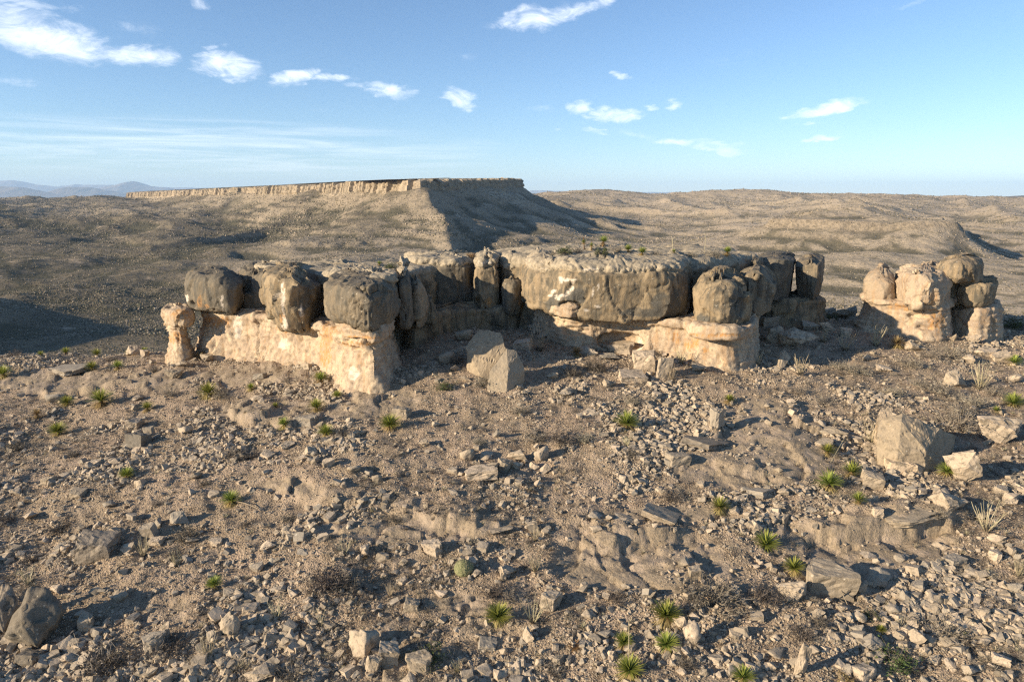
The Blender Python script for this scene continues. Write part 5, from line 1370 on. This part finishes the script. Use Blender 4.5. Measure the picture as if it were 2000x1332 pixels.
def ridge_z(px, py):
    """first ray hit on anything built so far, for plants on the ridge top"""
    d = mathutils.Vector(pix_dir(px, py)).normalized()
    dg = bpy.context.evaluated_depsgraph_get()
    ok, loc, nor, i, ob, mt = SC.ray_cast(dg, (0, 0, 0), d)
    o = mathutils.Vector((0, 0, 0)); n = 0
    while ok and ob.name.startswith(('haze', 'gravel')) and n < 4:
        o = loc + d * 0.01; ok, loc, nor, i, ob, mt = SC.ray_cast(dg, o, d); n += 1
    return tuple(loc)
def make_yucca(px, py, w, tall=0.0, dry=False, pos3=None, squash=1.0):
    x, y, z = pos3 if pos3 else hit(px, py + w * 0.25)
    dist = y * math.cos(PITCH) - z * math.sin(PITCH)
    s = w * dist / FPX * 1.22
    k = RNG.randrange(2 if dry else 4)
    r = bpy.data.objects.new('yucca', None); COL.objects.link(r)
    r.location = (x, y, z + 0.02 + tall); r.scale = (s, s, s * squash); r.rotation_euler = (RNG.uniform(-.15, .15), RNG.uniform(-.15, .15), RNG.uniform(0, 6.28))
    for nm, me in zip(('leaf_rosette', 'dead_leaves', 'trunk'), (YDRY if dry else YUC)[k]):
        o = add_obj(nm, me, r)
        if nm == 'dead_leaves': k2 = RNG.uniform(0.8, 1.35); o.scale = (k2, k2, 1)
        if nm == 'trunk' and tall: o.scale = (1.2, 1.2, 1 + tall / s / 0.2)
        if nm != 'leaf_rosette': o['kind'] = 'stuff' if nm == 'dead_leaves' else 'thing'
        else: o['kind'] = 'stuff'
    tag(r, None, 'yucca', 'yuccas scattered over the hilltop')
    return r
YP = [(179, 717, 24), (230, 715, 22), (130, 785, 26), (197, 780, 42), (287, 796, 24), (113, 840, 32), (408, 765, 36), (490, 757, 18), (626, 739, 27), (659, 772, 20), (618, 794, 31), (637, 843, 29),
      (555, 827, 24), (248, 926, 27), (452, 975, 34), (418, 1140, 29), (538, 793, 14), (8, 728, 30), (127, 675, 19), (187, 671, 20), (281, 672, 15), (252, 676, 15), (80, 692, 13),
      (761, 827, 38), (1223, 824, 43), (972, 1200, 47), (1299, 1198, 51), (1217, 1251, 33), (1303, 1255, 40), (1230, 1304, 46), (1423, 780, 22), (1615, 880, 29), (1620, 942, 44),
      (1662, 920, 38), (1675, 975, 29), (1495, 1060, 44), (1551, 1107, 36), (1848, 918, 32), (1978, 785, 36), (1946, 801, 15), (1451, 1320, 40), (1720, 1229, 18), (1978, 706, 27), (1882, 1242, 16)]
YNAMED = {(972, 1200): ('dark green yucca in a hollow left of dead branches, near the bottom middle', 'the hollow yucca'),
          (452, 975): ('yucca with a pale dead stalk fallen to its right', 'the fallen stalk yucca'),
          (1223, 824): ('large upright yucca standing alone on pale soil below the great wall', 'the lone yucca'),
          (761, 827): ('dark yucca at the foot of the slope below the cream prow of rock', 'the prow yucca'),
          (408, 765): ('dark bushy yucca growing beside grey scrub below the west footwall', 'the bushy yucca'),
          (1495, 1060): ('big yucca with a yellow skirt at the mouth of the shaded overhang', 'the overhang yucca'),
          (1299, 1198): ('largest yucca of the bottom cluster, highest of its three neighbours', 'the largest yucca'),
          (418, 1140): ('single small dark yucca on the lower west slope far from any other', 'the lower west yucca'),
          (248, 926): ('single yellow green yucca on open gravel of the west slope', 'the west gravel yucca'),
          (1978, 785): ('spreading yucca by the east edge of the view above the wedge boulder', 'the east edge yucca'),
          (1423, 780): ('small bright yucca on bare rock below the round shouldered block', 'the small bright yucca'),
          (1848, 918): ('yucca squeezed between the giant split boulder and the rough standing boulder', 'the squeezed yucca'),
          (113, 840): ('orange skirted yucca on the far west slope below a pair of others', 'the orange yucca'),
          (1551, 1107): ('yucca with a straw coloured skirt just up left of the flat topped boulder', 'the straw yucca'),
          (197, 780): ('broad dark green yucca clump on the west shoulder, widest there', 'the broad yucca')}
for (px, py, w) in YP:
    o = make_yucca(px, py, w * 1.08)
    if (px, py) in YNAMED:
        o['label'] = YNAMED[(px, py)][0]; anchor(px, py, YNAMED[(px, py)][1])
    else: PENDING.append((o, px, py, ('small' if w < 22 else 'large' if w > 35 else 'mid sized') + ' green', 'yucca'))
o = make_yucca(1404, 993, 40, 0.12); o['label'] = 'pale straw skirted yucca with dry leaf litter on its left'; anchor(1404, 993, 'the pale yucca')
for (px, py, w, lab, ph) in [(73, 811, 22, 'small dried out yucca of straw colour on the far west slope', 'the dried yucca'), (1752, 672, 28, 'drooping straw coloured dry yucca in front of the eastern footing', 'the drooping yucca'),
                             (1127, 690, 22, 'pale dead rosette among shaded rubble below the great wall', None)]:
    o = make_yucca(px, py, w, 0.1, True); o['label'] = lab
    if ph: anchor(px, py, ph)
bpy.context.view_layer.update()
for (px, py, w, tall, lab) in [(1178, 476, 22, .25, 'tallest bushy yucca at the highest point of the ridge summit'), (1227, 487, 21, 0, 'wide green yucca on the summit, left one of the two at the rim'),
                               (1253, 492, 22, 0, 'yellow green yucca on the summit, right one of the two at the rim'), (1140, 482, 11, .5, 'small stemmed yucca standing like a little tree on the summit'),
                               (1155, 484, 10, .35, 'second small stemmed yucca on the summit, nearer the tallest one'), (1420, 493, 21, .1, 'lone yucca at the east end of the ridge summit'),
                               (741, 512, 11, 0, 'tiny yellow green yucca behind the fluted block'), (1316, 488, 10, 0, 'very small yucca at the foot of the shorter stalk on the summit')]:
    o = make_yucca(px, py, w, tall, pos3=ridge_z(px, py + 6)); o['label'] = lab

# ocotillo and other bunches of thin wands
def wands(seed, n, h, lean, r=0.012, curve=0.25):
    rng = np.random.RandomState(seed); S = []
    for i in range(n):
        ph = rng.rand() * 6.28; th = lean * (0.25 + 0.75 * rng.rand()); L = h * (0.6 + 0.4 * rng.rand())
        p = np.array([math.cos(ph), math.sin(ph), 0]) * 0.04; k = 5
        for j in range(k):
            th2 = th * (1 - curve * j / k) + rng.normal() * 0.08; ph += rng.normal() * 0.12
            q = p + np.array([math.sin(th2) * math.cos(ph), math.sin(th2) * math.sin(ph), math.cos(th2)]) * L / k
            S.append((p, q, r * (1 - j / k * 0.65), r * (1 - (j + 1) / k * 0.65), j / k, (j + 1) / k)); p = q
            if rng.rand() < 0.25:
                S.append((p, p + (q * 0 + rng.normal(size=3) * 0.12 * h + np.array([0, 0, 0.1 * h])), r * 0.5, r * 0.25, .6, .9))
    return S
OCO = [mesh_from('stems', *(lambda t: (t[0], t[1], M_STRAW, False, {'along': t[2]}))(sticks(wands(s, n, 1.0, ln)))) for s, n, ln in ((1, 22, .6), (2, 16, .75), (3, 28, .5), (4, 12, 1.0))]
def crownlets(seed, h):
    rng = np.random.RandomState(seed); S = []
    for i in range(26):
        p = rng.normal(size=3) * np.array([.12, .12, .02]); p[2] = abs(p[2])
        S.append((p * 0.3, p + np.array([0, 0, 0.12]), 0.02, 0.008, 0, .4))
    return S
OCB = mesh_from('root_crown', *(lambda t: (t[0], t[1], M_DTWIG, False, {'along': t[2]}))(sticks(crownlets(9, 1))))
OP = [(1055, 660, 55, 'large pale ocotillo bunch in front of the shaded footwall, tallest there', 'the tall ocotillo'), (281, 1066, 45, None, None), (346, 1087, 38, None, None), (55, 1123, 42, None, None), (541, 1186, 44, None, None), (405, 1264, 54, None, None), (626, 1206, 34, None, None),
      (672, 1064, 40, None, None), (1045, 1096, 42, None, None), (1041, 1189, 56, 'spreading dead branches beside the hollow yucca', 'the dead branches'), (1045, 1042, 30, None, None), (1927, 1007, 66, 'pale bare ocotillo standing before the shaded overhang at the east side', 'the east ocotillo'),
      (1702, 842, 50, 'straw coloured bunch of stems on the windward side of the giant split boulder', None), (1649, 664, 46, 'upright straw coloured ocotillo in the sun right of the shaded rubble', 'the upright ocotillo'), (1608, 651, 40, None, None), (1710, 658, 40, None, None), (1562, 714, 40, None, None), (1915, 734, 55, None, None),
      (1989, 1104, 44, None, None), (1312, 728, 36, None, None), (1330, 695, 34, None, None), (480, 1292, 30, None, None), (762, 1150, 30, None, None), (1223, 862, 26, None, None), (893, 1300, 30, None, None), (1760, 1215, 30, None, None), (1480, 700, 34, None, None)]
for (px, py, h, lab, ph) in OP:
    x, y, z = hit(px, py + h * 0.45)
    dist = y * math.cos(PITCH) - z * math.sin(PITCH); s = h * dist / FPX * 1.08
    r = bpy.data.objects.new('ocotillo', None); COL.objects.link(r); r.location = (x, y, z - 0.02); r.scale = (s, s, s); r.rotation_euler = (0, 0, RNG.uniform(0, 6.28))
    o = add_obj('stems', RNG.choice(OCO), r); o['kind'] = 'stuff'
    o = add_obj('root_crown', OCB, r); o['kind'] = 'stuff'
    tag(r, lab, 'ocotillo', 'bare thorny ocotillo bunches')
    if ph: anchor(px, py, ph)
    if not lab: PENDING.append((r, px, py, ('tall' if h > 42 else 'low') + ' bare twigged', 'ocotillo'))

# twiggy shrubs
def shrub_mesh(seed, mat, n=46, leaves=0, lm=None, flat=0.55):
    rng = np.random.RandomState(seed); S = []
    tips = []
    for i in range(n):
        ph = rng.rand() * 6.28; th = math.acos(1 - rng.rand() * 0.92); L = 0.5 * (0.65 + 0.35 * rng.rand())
        p = np.array([rng.normal() * .05, rng.normal() * .05, 0])
        d = np.array([math.sin(th) * math.cos(ph), math.sin(th) * math.sin(ph), math.cos(th) * flat * 2 * 0.75])
        for j in range(3):
            q = p + d * L / 3 + rng.normal(size=3) * 0.03
            S.append((p, q, 0.010 - j * .0025, 0.0075 - j * .0025, j / 3, (j + 1) / 3)); p = q
            for _ in range(3 if j else 1):
                e = p + (d * 0.35 + rng.normal(size=3) * 0.42) * L * 0.55
                e[2] = max(e[2], 0.01)
                S.append((p, e, 0.005, 0.0025, .5, 1)); tips.append(e); tips.append((p + e) / 2)
    V, F, A = sticks(S)
    Fs = [F]
    if leaves:
        T = np.array(tips); k = rng.randint(0, len(T), leaves)
        c = T[k] + rng.normal(size=(leaves, 3)) * 0.025; c[:, 2] = np.maximum(c[:, 2], 0.01)
        a = rng.normal(size=(leaves, 3)) * 0.016; b = rng.normal(size=(leaves, 3)) * 0.016
        LV = np.stack([c - a, c + a, c + b * 1.5], 1).reshape(-1, 3)
        return (mesh_from('twigs', V, F, mat, False, {'along': A}), mesh_from('leaves', LV, np.arange(leaves * 3).reshape(-1, 3), lm, False, {'along': rng.rand(leaves).repeat(3)}))
    return (mesh_from('twigs', V, F, mat, False, {'along': A}), None)
SH = {'dark': [shrub_mesh(s, M_DTWIG, 38, 600, M_DTWIG) for s in (1, 2, 3)], 'grey': [shrub_mesh(s, M_TWIG, 38, 450, M_TWIG) for s in (4, 5, 6)],
      'green': [shrub_mesh(s, M_DTWIG, 34, 1200, M_BUSH) for s in (7, 8)], 'orange': [shrub_mesh(9, M_DEAD, 40, 900, M_DRYLEAF)]}
SP = [(120, 1024, 60, 'dark'), (31, 869, 42, 'dark'), (333, 765, 34, 'grey'), (307, 978, 30, 'grey'), (359, 1040, 60, 'dark'), (322, 1253, 84, 'dark'), (338, 1082, 40, 'dark'),
      (400, 941, 30, 'dark'), (145, 884, 30, 'dark'), (8, 1014, 34, 'dark'), (1046, 847, 62, 'grey'), (1096, 850, 62, 'dark'), (1140, 852, 44, 'grey'), (1232, 882, 42, 'dark'), (1312, 967, 46, 'dark'), (663, 844, 40, 'dark'), (841, 1273, 62, 'green'),
      (960, 1150, 60, 'dark'), (1000, 1160, 50, 'grey'), (1205, 1162, 46, 'dark'), (677, 1135, 60, 'dark'), (868, 751, 38, 'green'), (1014, 798, 44, 'grey'), (1491, 1158, 70, 'dark'),
      (1749, 1282, 90, 'green'), (1900, 1251, 60, 'dark'), (1940, 1175, 60, 'dark'), (1562, 1233, 58, 'dark'), (1811, 847, 60, 'grey'), (1159, 712, 58, 'dark'), (1117, 722, 44, 'dark'), (1237, 781, 40, 'grey'),
      (944, 742, 50, 'grey'), (895, 700, 44, 'dark'), (1272, 686, 40, 'dark'), (1575, 582, 46, 'green'), (1628, 575, 26, 'green'), (1859, 684, 58, 'grey'), (1820, 690, 40, 'grey'), (1677, 716, 60, 'grey'), (1780, 706, 44, 'grey'), (1640, 712, 40, 'grey'),
      (1838, 757, 60, 'grey'), (1800, 745, 46, 'grey'), (1900, 780, 54, 'grey'), (1880, 800, 60, 'grey'), (1940, 760, 44, 'grey'), (1745, 762, 40, 'grey'), (1560, 760, 36, 'grey'), (1610, 780, 40, 'grey'), (1981, 628, 46, 'green'),
      (480, 885, 50, 'dark'), (455, 880, 40, 'grey'), (432, 768, 40, 'grey'), (770, 1010, 34, 'dark'), (560, 740, 24, 'grey'), (935, 860, 30, 'grey'), (1830, 1000, 40, 'grey'), (1600, 1210, 40, 'dark'),
      (385, 675, 40, 'dark'), (402, 690, 46, 'orange'), (30, 690, 30, 'dark'), (220, 700, 26, 'dark'), (300, 720, 24, 'dark'), (1340, 1290, 40, 'dark'), (60, 1090, 36, 'dark'), (560, 1010, 34, 'dark'), (480, 1020, 30, 'dark')]
SPN = [(208, 1284, 112, 'dark', 'very wide dark shrub with a spiky agave in it, near the bottom', 'the wide dark shrub'), (572, 1310, 104, 'dark', 'wide dark shrub cut by the bottom edge of the view', 'the bottom edge shrub'),
       (644, 1128, 92, 'dark', 'broad dark shrub in its own shade, lower middle of the west slope', 'the shaded shrub'), (1393, 1150, 120, 'dark', 'broad dark twiggy thicket on bare bedrock right of centre', 'the dark thicket'),
       (1838, 1224, 92, 'grey', 'domed grey cushion shrub in the lower east corner', 'the grey cushion shrub'), (1864, 815, 100, 'grey', 'large pale grey brush clump behind the giant split boulder', 'the grey brush clump'),
       (1700, 1197, 34, 'green', 'bright green prickly bush beside the flat topped boulder', 'the bright bush'), (1650, 1320, 42, 'orange', 'yellowing low shrub at the bottom edge', 'the yellow shrub')]
for row in SP + SPN:
    px, py, w, kd = row[:4]
    x, y, z = hit(px, py + w * 0.22)
    dist = y * math.cos(PITCH) - z * math.sin(PITCH); s = w * dist / FPX * 0.98
    me, lv = RNG.choice(SH[kd])
    r = bpy.data.objects.new('shrub', None); COL.objects.link(r); r.location = (x, y, z - 0.01); r.scale = (s, s, s * RNG.uniform(.75, 1.05)); r.rotation_euler = (0, 0, RNG.uniform(0, 6.28))
    o = add_obj('twigs', me, r); o['kind'] = 'stuff'
    if lv: o = add_obj('leaves', lv, r); o['kind'] = 'stuff'
    tag(r, None, 'shrub', 'dry shrubs on the hilltop')
    if len(row) > 4: r['label'] = row[4]; anchor(px, py, row[5])
    else: PENDING.append((r, px, py, ('wide' if w > 55 else 'mid sized' if w > 36 else 'small') + ' ' + kd + ' twiggy', 'shrub'))
for (px, py, w, kd, lab) in [(1103, 490, 34, 'green', 'straggling green shrub at the west end of the summit plants'), (1177, 492, 34, 'green', 'rounded green bush below the tallest yucca of the summit'), (920, 497, 22, 'orange', 'rusty orange bush on top of the dark recessed wall'),
                             (763, 519, 26, 'green', 'low dark green bush behind the fluted block'), (1128, 488, 26, 'grey', 'grey twiggy shrub between the two stemmed yuccas and the straggling shrub'), (1281, 492, 22, 'grey', 'small grey shrub on the summit right of the rim yuccas'),
                             (1395, 497, 34, 'grey', 'low grey brush beside the lone east yucca of the summit'), (1205, 486, 30, 'grey', 'grey brush on the summit between the tallest yucca and the rim yuccas'), (1350, 495, 26, 'grey', 'sparse grey shrub around the taller stalk of the summit'), (1080, 494, 22, 'grey', 'little grey shrub at the west edge of the summit plants')]:
    x, y, z = ridge_z(px, py + 5)
    dist = y * math.cos(PITCH) - z * math.sin(PITCH); s = w * dist / FPX
    me, lv = RNG.choice(SH[kd])
    r = bpy.data.objects.new('shrub', None); COL.objects.link(r); r.location = (x, y, z); r.scale = (s, s, s * .9); r.rotation_euler = (0, 0, RNG.uniform(0, 6.28))
    o = add_obj('twigs', me, r); o['kind'] = 'stuff'
    if lv: o = add_obj('leaves', lv, r); o['kind'] = 'stuff'
    tag(r, lab, 'shrub', 'plants on the ridge summit')
# flower stalks and dead stalks
def stalk(name, label, pts, r, mat=None):
    S = []
    for a, b in zip(pts[:-1], pts[1:]): S.append((a, b, r, r * 0.85, 0.5, 0.8))
    V, F, A = sticks(S)
    o = add_obj(name, mesh_from(name, V - V[0], F, mat or M_STRAW, True, {'along': A}), None, tuple(V[0])); tag(o, label, 'dead stalk')
for (px, py, h, lab) in [(1376, 494, 38, 'taller thin dry flower stalk rising from the ridge summit'), (1313, 489, 24, 'shorter thin dry flower stalk on the ridge summit')]:
    x, y, z = ridge_z(px, py); hh = h * y / FPX
    stalk('flower_stalk', lab, [(x, y, z - .05), (x + .02, y, z + hh * .5), (x - .03, y, z + hh)], 0.03)
def gpt(px, py, up): x, y, z = hit(px, py); return (x, y, z + up)
stalk('dead_stalk', 'long pale dead stalk lying right of the yucca it fell from', [gpt(458, 984, .15), gpt(480, 990, .2), gpt(504, 996, .08)], 0.03)
stalk('dead_stalk', 'bleached stalk lying across the flat topped boulder', [gpt(1605, 1128, .75), gpt(1628, 1152, .55), gpt(1655, 1186, .1)], 0.022)
stalk('dead_stalk', 'upright dry flower stalk leaning beside two stacked yuccas near the bottom', [gpt(1228, 1300, .1), (gpt(1228, 1300, 0)[0] - .05, gpt(1228, 1300, 0)[1], gpt(1228, 1300, 0)[2] + 1.7)], 0.018)
stalk('dead_stalk', 'dry stalk leaning upright from the yucca nearest the pale cube rock', [gpt(1622, 905, .05), (gpt(1622, 905, 0)[0] + .7, gpt(1622, 905, 0)[1] + .3, gpt(1622, 905, 0)[2] + 1.2)], 0.016)

# barrel cactus
def cactus():
    V, F = ICO[5]
    f1, f2 = worley(V * 3.6, 0.5, 5)
    W = V * (1 + 0.13 * (0.6 - f1) - 0.03)[:, None] * np.array([.42, .42, .36])
    m = mat_simple('cactus_skin', (0.16, 0.17, 0.075), (0.25, 0.235, 0.12), 9.0)
    x, y, z = hit(905, 1126)
    r = bpy.data.objects.new('cactus', None); COL.objects.link(r); r.location = (x, y + .3, z + .2)
    r.scale = (.95, .95, .95)
    add_obj('stem', mesh_from('stem', W, F, m, True), r)
    rng = np.random.RandomState(3); d = rng.normal(size=(420, 3)); d[:, 2] = np.abs(d[:, 2]); d /= np.linalg.norm(d, axis=1)[:, None]
    S = [(q * np.array([.42, .42, .36]), q * np.array([.42, .42, .36]) * 1.12 + rng.normal(size=3) * .02, .003, .001, .6, 1) for q in d]
    v, f, a = sticks(S)
    o = add_obj('spines', mesh_from('spines', v, f, M_STRAW, False, {'along': a}), r); o['kind'] = 'stuff'
    tag(r, 'domed knobbly barrel cactus alone on bare soil near the bottom middle', 'cactus'); anchor(905, 1113, 'the barrel cactus')
cactus()
def agave(px, py, w, mat, label, phrase=None):
    rng = np.random.RandomState(px)
    V, F3, F4, A = blades(rng, 44, 0.1, 1.6, 0.35, 0.5, 0.085, 0.2, 0.05)
    x, y, z = hit(px, py + w * .25); dist = y * math.cos(PITCH) - z * math.sin(PITCH); s = w * dist / FPX
    o = add_obj('agave', mesh_from('agave', V, [np.array(F3), np.array(F4)], mat, False, {'along': A}), None, (x, y, z)); o.scale = (s, s, s)
    tag(o, label, 'agave')
    if phrase: anchor(px, py, phrase)
agave(1123, 1253, 42, M_DEAD, 'brown dead agave with curled broad leaves near the bottom edge', 'the dead agave')
agave(223, 1275, 36, M_STRAW, 'pale spiky agave growing out of the very wide dark shrub', None)
agave(711, 1084, 22, M_DEAD, 'small brown dead agave on bare soil left of the pale pointed slab', None)
agave(510, 1240, 34, M_STRAW, 'pale sprawling agave right of the egg shaped boulder', None)

# ------------------------------------------------------------------ small tufts (uncountable) near, scrub in the valley
def tufts():
    rng = np.random.RandomState(8); shapes = []
    for k in range(3):
        me, _ = shrub_mesh(40 + k, M_TWIG if k < 2 else M_DTWIG, 9); shapes.append(me)
    V, F3, F4, A = blades(rng, 34, 0.05, 1.0, 0.3, 0.5, 0.02, 0.1); shapes.append(mesh_from('grass', V, [np.array(F3), np.array(F4)], M_STRAW, False, {'along': A}))
    V, F3, F4, A = blades(rng, 30, 0.2, 1.4, 0.25, 0.5, 0.03, 0.15); shapes.append(mesh_from('grass', V, [np.array(F3), np.array(F4)], M_DTWIG, False, {'along': A}))
    n = 50000
    x, y = scatter_fan(rng, n, 14, 82, 0.82, 1.1, 3)
    z, bed, face = land_near(x, y)
    cl = fbm2(x, y, 5.0, 3, 501) + 0.35 * fbm2(x, y, 1.2, 2, 511)
    px, py = to_px(x, y, z)
    east = sstep(px, 1450, 1700) * sstep(py, 1000, 800) * 0.25
    keep = (rng.rand(n) < sstep(cl + east, -0.12, 0.4) * 0.9 + 0.06) & (rng.rand(n) > bed * .8)
    x, y, z = x[keep], y[keep], z[keep]; n = len(x)
    s = 0.2 + 0.5 * rng.rand(n) ** 2
    S = np.stack([s, s, s * (.6 + .5 * rng.rand(n))], 1); R = np.stack([rng.normal(size=n) * .1, rng.normal(size=n) * .1, rng.rand(n) * 6.28], 1)
    instancer('dry_tufts', 'dry grass tufts and low twiggy growth between the stones', np.stack([x, y, z], 1), R, S, rng.choice(5, n, p=[.20, .20, .34, .10, .16]), shapes)
tufts()
def valley_scrub():
    rng = np.random.RandomState(9); shapes = []
    for k in range(5):
        V, F = ICO[2 if k < 2 else 1]
        W = V * (1 + fbm3(V * 1.0 + k * 5, 0.6, 2, 60 + k)[:, None] * 0.7) * np.array([.5, .5, .36])
        shapes.append(mesh_from('scrub', W, F, M_SCRUB, False, {'along': rng.rand(len(W))}))
    for k in range(2):
        W, F = rock_shape(700 + k, 1, planes=8, lo=.5, rough=.15); shapes.append(mesh_from('stone', W * .5, F, M_STONE, False))
    n = 380000
    x, y = scatter_fan(rng, n, 92, 2300, 0.80, 1.0, 5)
    z = land_far(x, y)
    e = 2.0
    zx = (land_far(x + e, y) - z) / e; zy = (land_far(x, y + e) - z) / e
    hollow = fbm2(x + 0.35 * y, y * 0.8, 210, 4, 11, 0.5, True)
    cl = fbm2(x, y, 70, 4, 601) + 0.6 * fbm2(x, y, 14, 3, 611) - 0.5 * hollow
    px, py = to_px(x, y, z)
    left = 1 - sstep(px, 700, 1300)
    keep = rng.rand(n) < np.clip(sstep(cl, -0.4, 0.6) * (0.5 + 0.45 * left) + 0.08 + 0.1 * left, 0, 1)
    x, y, z, zx, zy, cl, left = [q[keep] for q in (x, y, z, zx, zy, cl, left)]; n = len(x)
    s = (0.35 + 1.1 * rng.rand(n) ** 2.2) * (1 + sstep(cl, 0.2, 0.7) * 0.7) 
    s *= 0.55 + 0.45 * sstep(y, 350, 700)
    s = np.maximum(s, y * (0.0013 + 0.0005 * rng.rand(n)))
    stone = rng.rand(n) < 0.12
    slope = np.hypot(zx, zy)
    stone |= (rng.rand(n) < sstep(slope, 0.25, 0.5) * 0.25)
    idx = np.where(stone, rng.randint(5, 7, n), np.where(y < 400, rng.randint(0, 2, n), rng.randint(2, 5, n)))
    S = np.stack([s, s, s * (.7 + .5 * rng.rand(n))], 1); R = np.stack([0 * s, 0 * s, rng.rand(n) * 6.28], 1)
    instancer('valley_scrub', 'dark desert scrub dotting the valley and hill slopes', np.stack([x, y, z + s * .12], 1), R, S, idx, shapes)
    # and on the mesa top
    m = 9000
    u = rng.rand(m); v = rng.rand(m)
    P = []
    A_, B_, C_ = MESA[0], MESA[1], MESA[2]
    q = np.where((u < .7)[:, None], A_ + (B_ - A_) * v[:, None] ** 0.6, B_ + (C_ - B_) * v[:, None])
    c = MESA.mean(0); q = q + (c - q) * (0.012 + 0.25 * rng.rand(m)[:, None] ** 1.6)
    zz = mesa_top(q[:, 0], q[:, 1]) + 2.0
    s = 0.9 + 1.2 * rng.rand(m) ** 2
    instancer('mesa_scrub', 'low scrub growing on the mesa top', np.column_stack([q, zz]), np.column_stack([0 * s, 0 * s, s]), np.column_stack([s, s, s * .8]), rng.randint(2, 5, m), shapes[:5])
valley_scrub()

# ------------------------------------------------------------------ labels: each leans on the nearest landmark that singles it out
def dirword(dx, dy):
    a = math.degrees(math.atan2(-dy, dx)) % 360
    return ['right of', 'up and right of', 'above', 'up and left of', 'left of', 'below and left of', 'below', 'below and right of'][int(((a + 22.5) % 360) // 45)]
def distword(d): return 'just' if d < 45 else 'a little' if d < 90 else 'some way' if d < 160 else 'well'
USED = {o['label'].lower() for o in SC.objects if o.get('label')}
def write_labels():
    for o, px, py, desc, noun in PENDING:
        near = sorted(ANCHORS, key=lambda a: (a[0] - px) ** 2 + ((a[1] - py) * 1.2) ** 2)[:9]
        done = None
        for (ax, ay, ph) in near:
            d = math.hypot(px - ax, py - ay)
            if d < 6: continue
            t = f'{desc} {noun} {distword(d)} {dirword(px - ax, py - ay)} {ph}'
            if t.lower() not in USED and len(t.split()) <= 16: done = t; break
        if not done:
            for i in range(len(near) - 1):
                for j in range(i + 1, len(near)):
                    t = f'{desc} {noun} between {near[i][2]} and {near[j][2]}'
                    if t.lower() not in USED and len(t.split()) <= 16: done = t; break
                if done: break
        USED.add(done.lower()); o['label'] = done
write_labels()
print('objects', len(SC.objects), 'script KB ok')
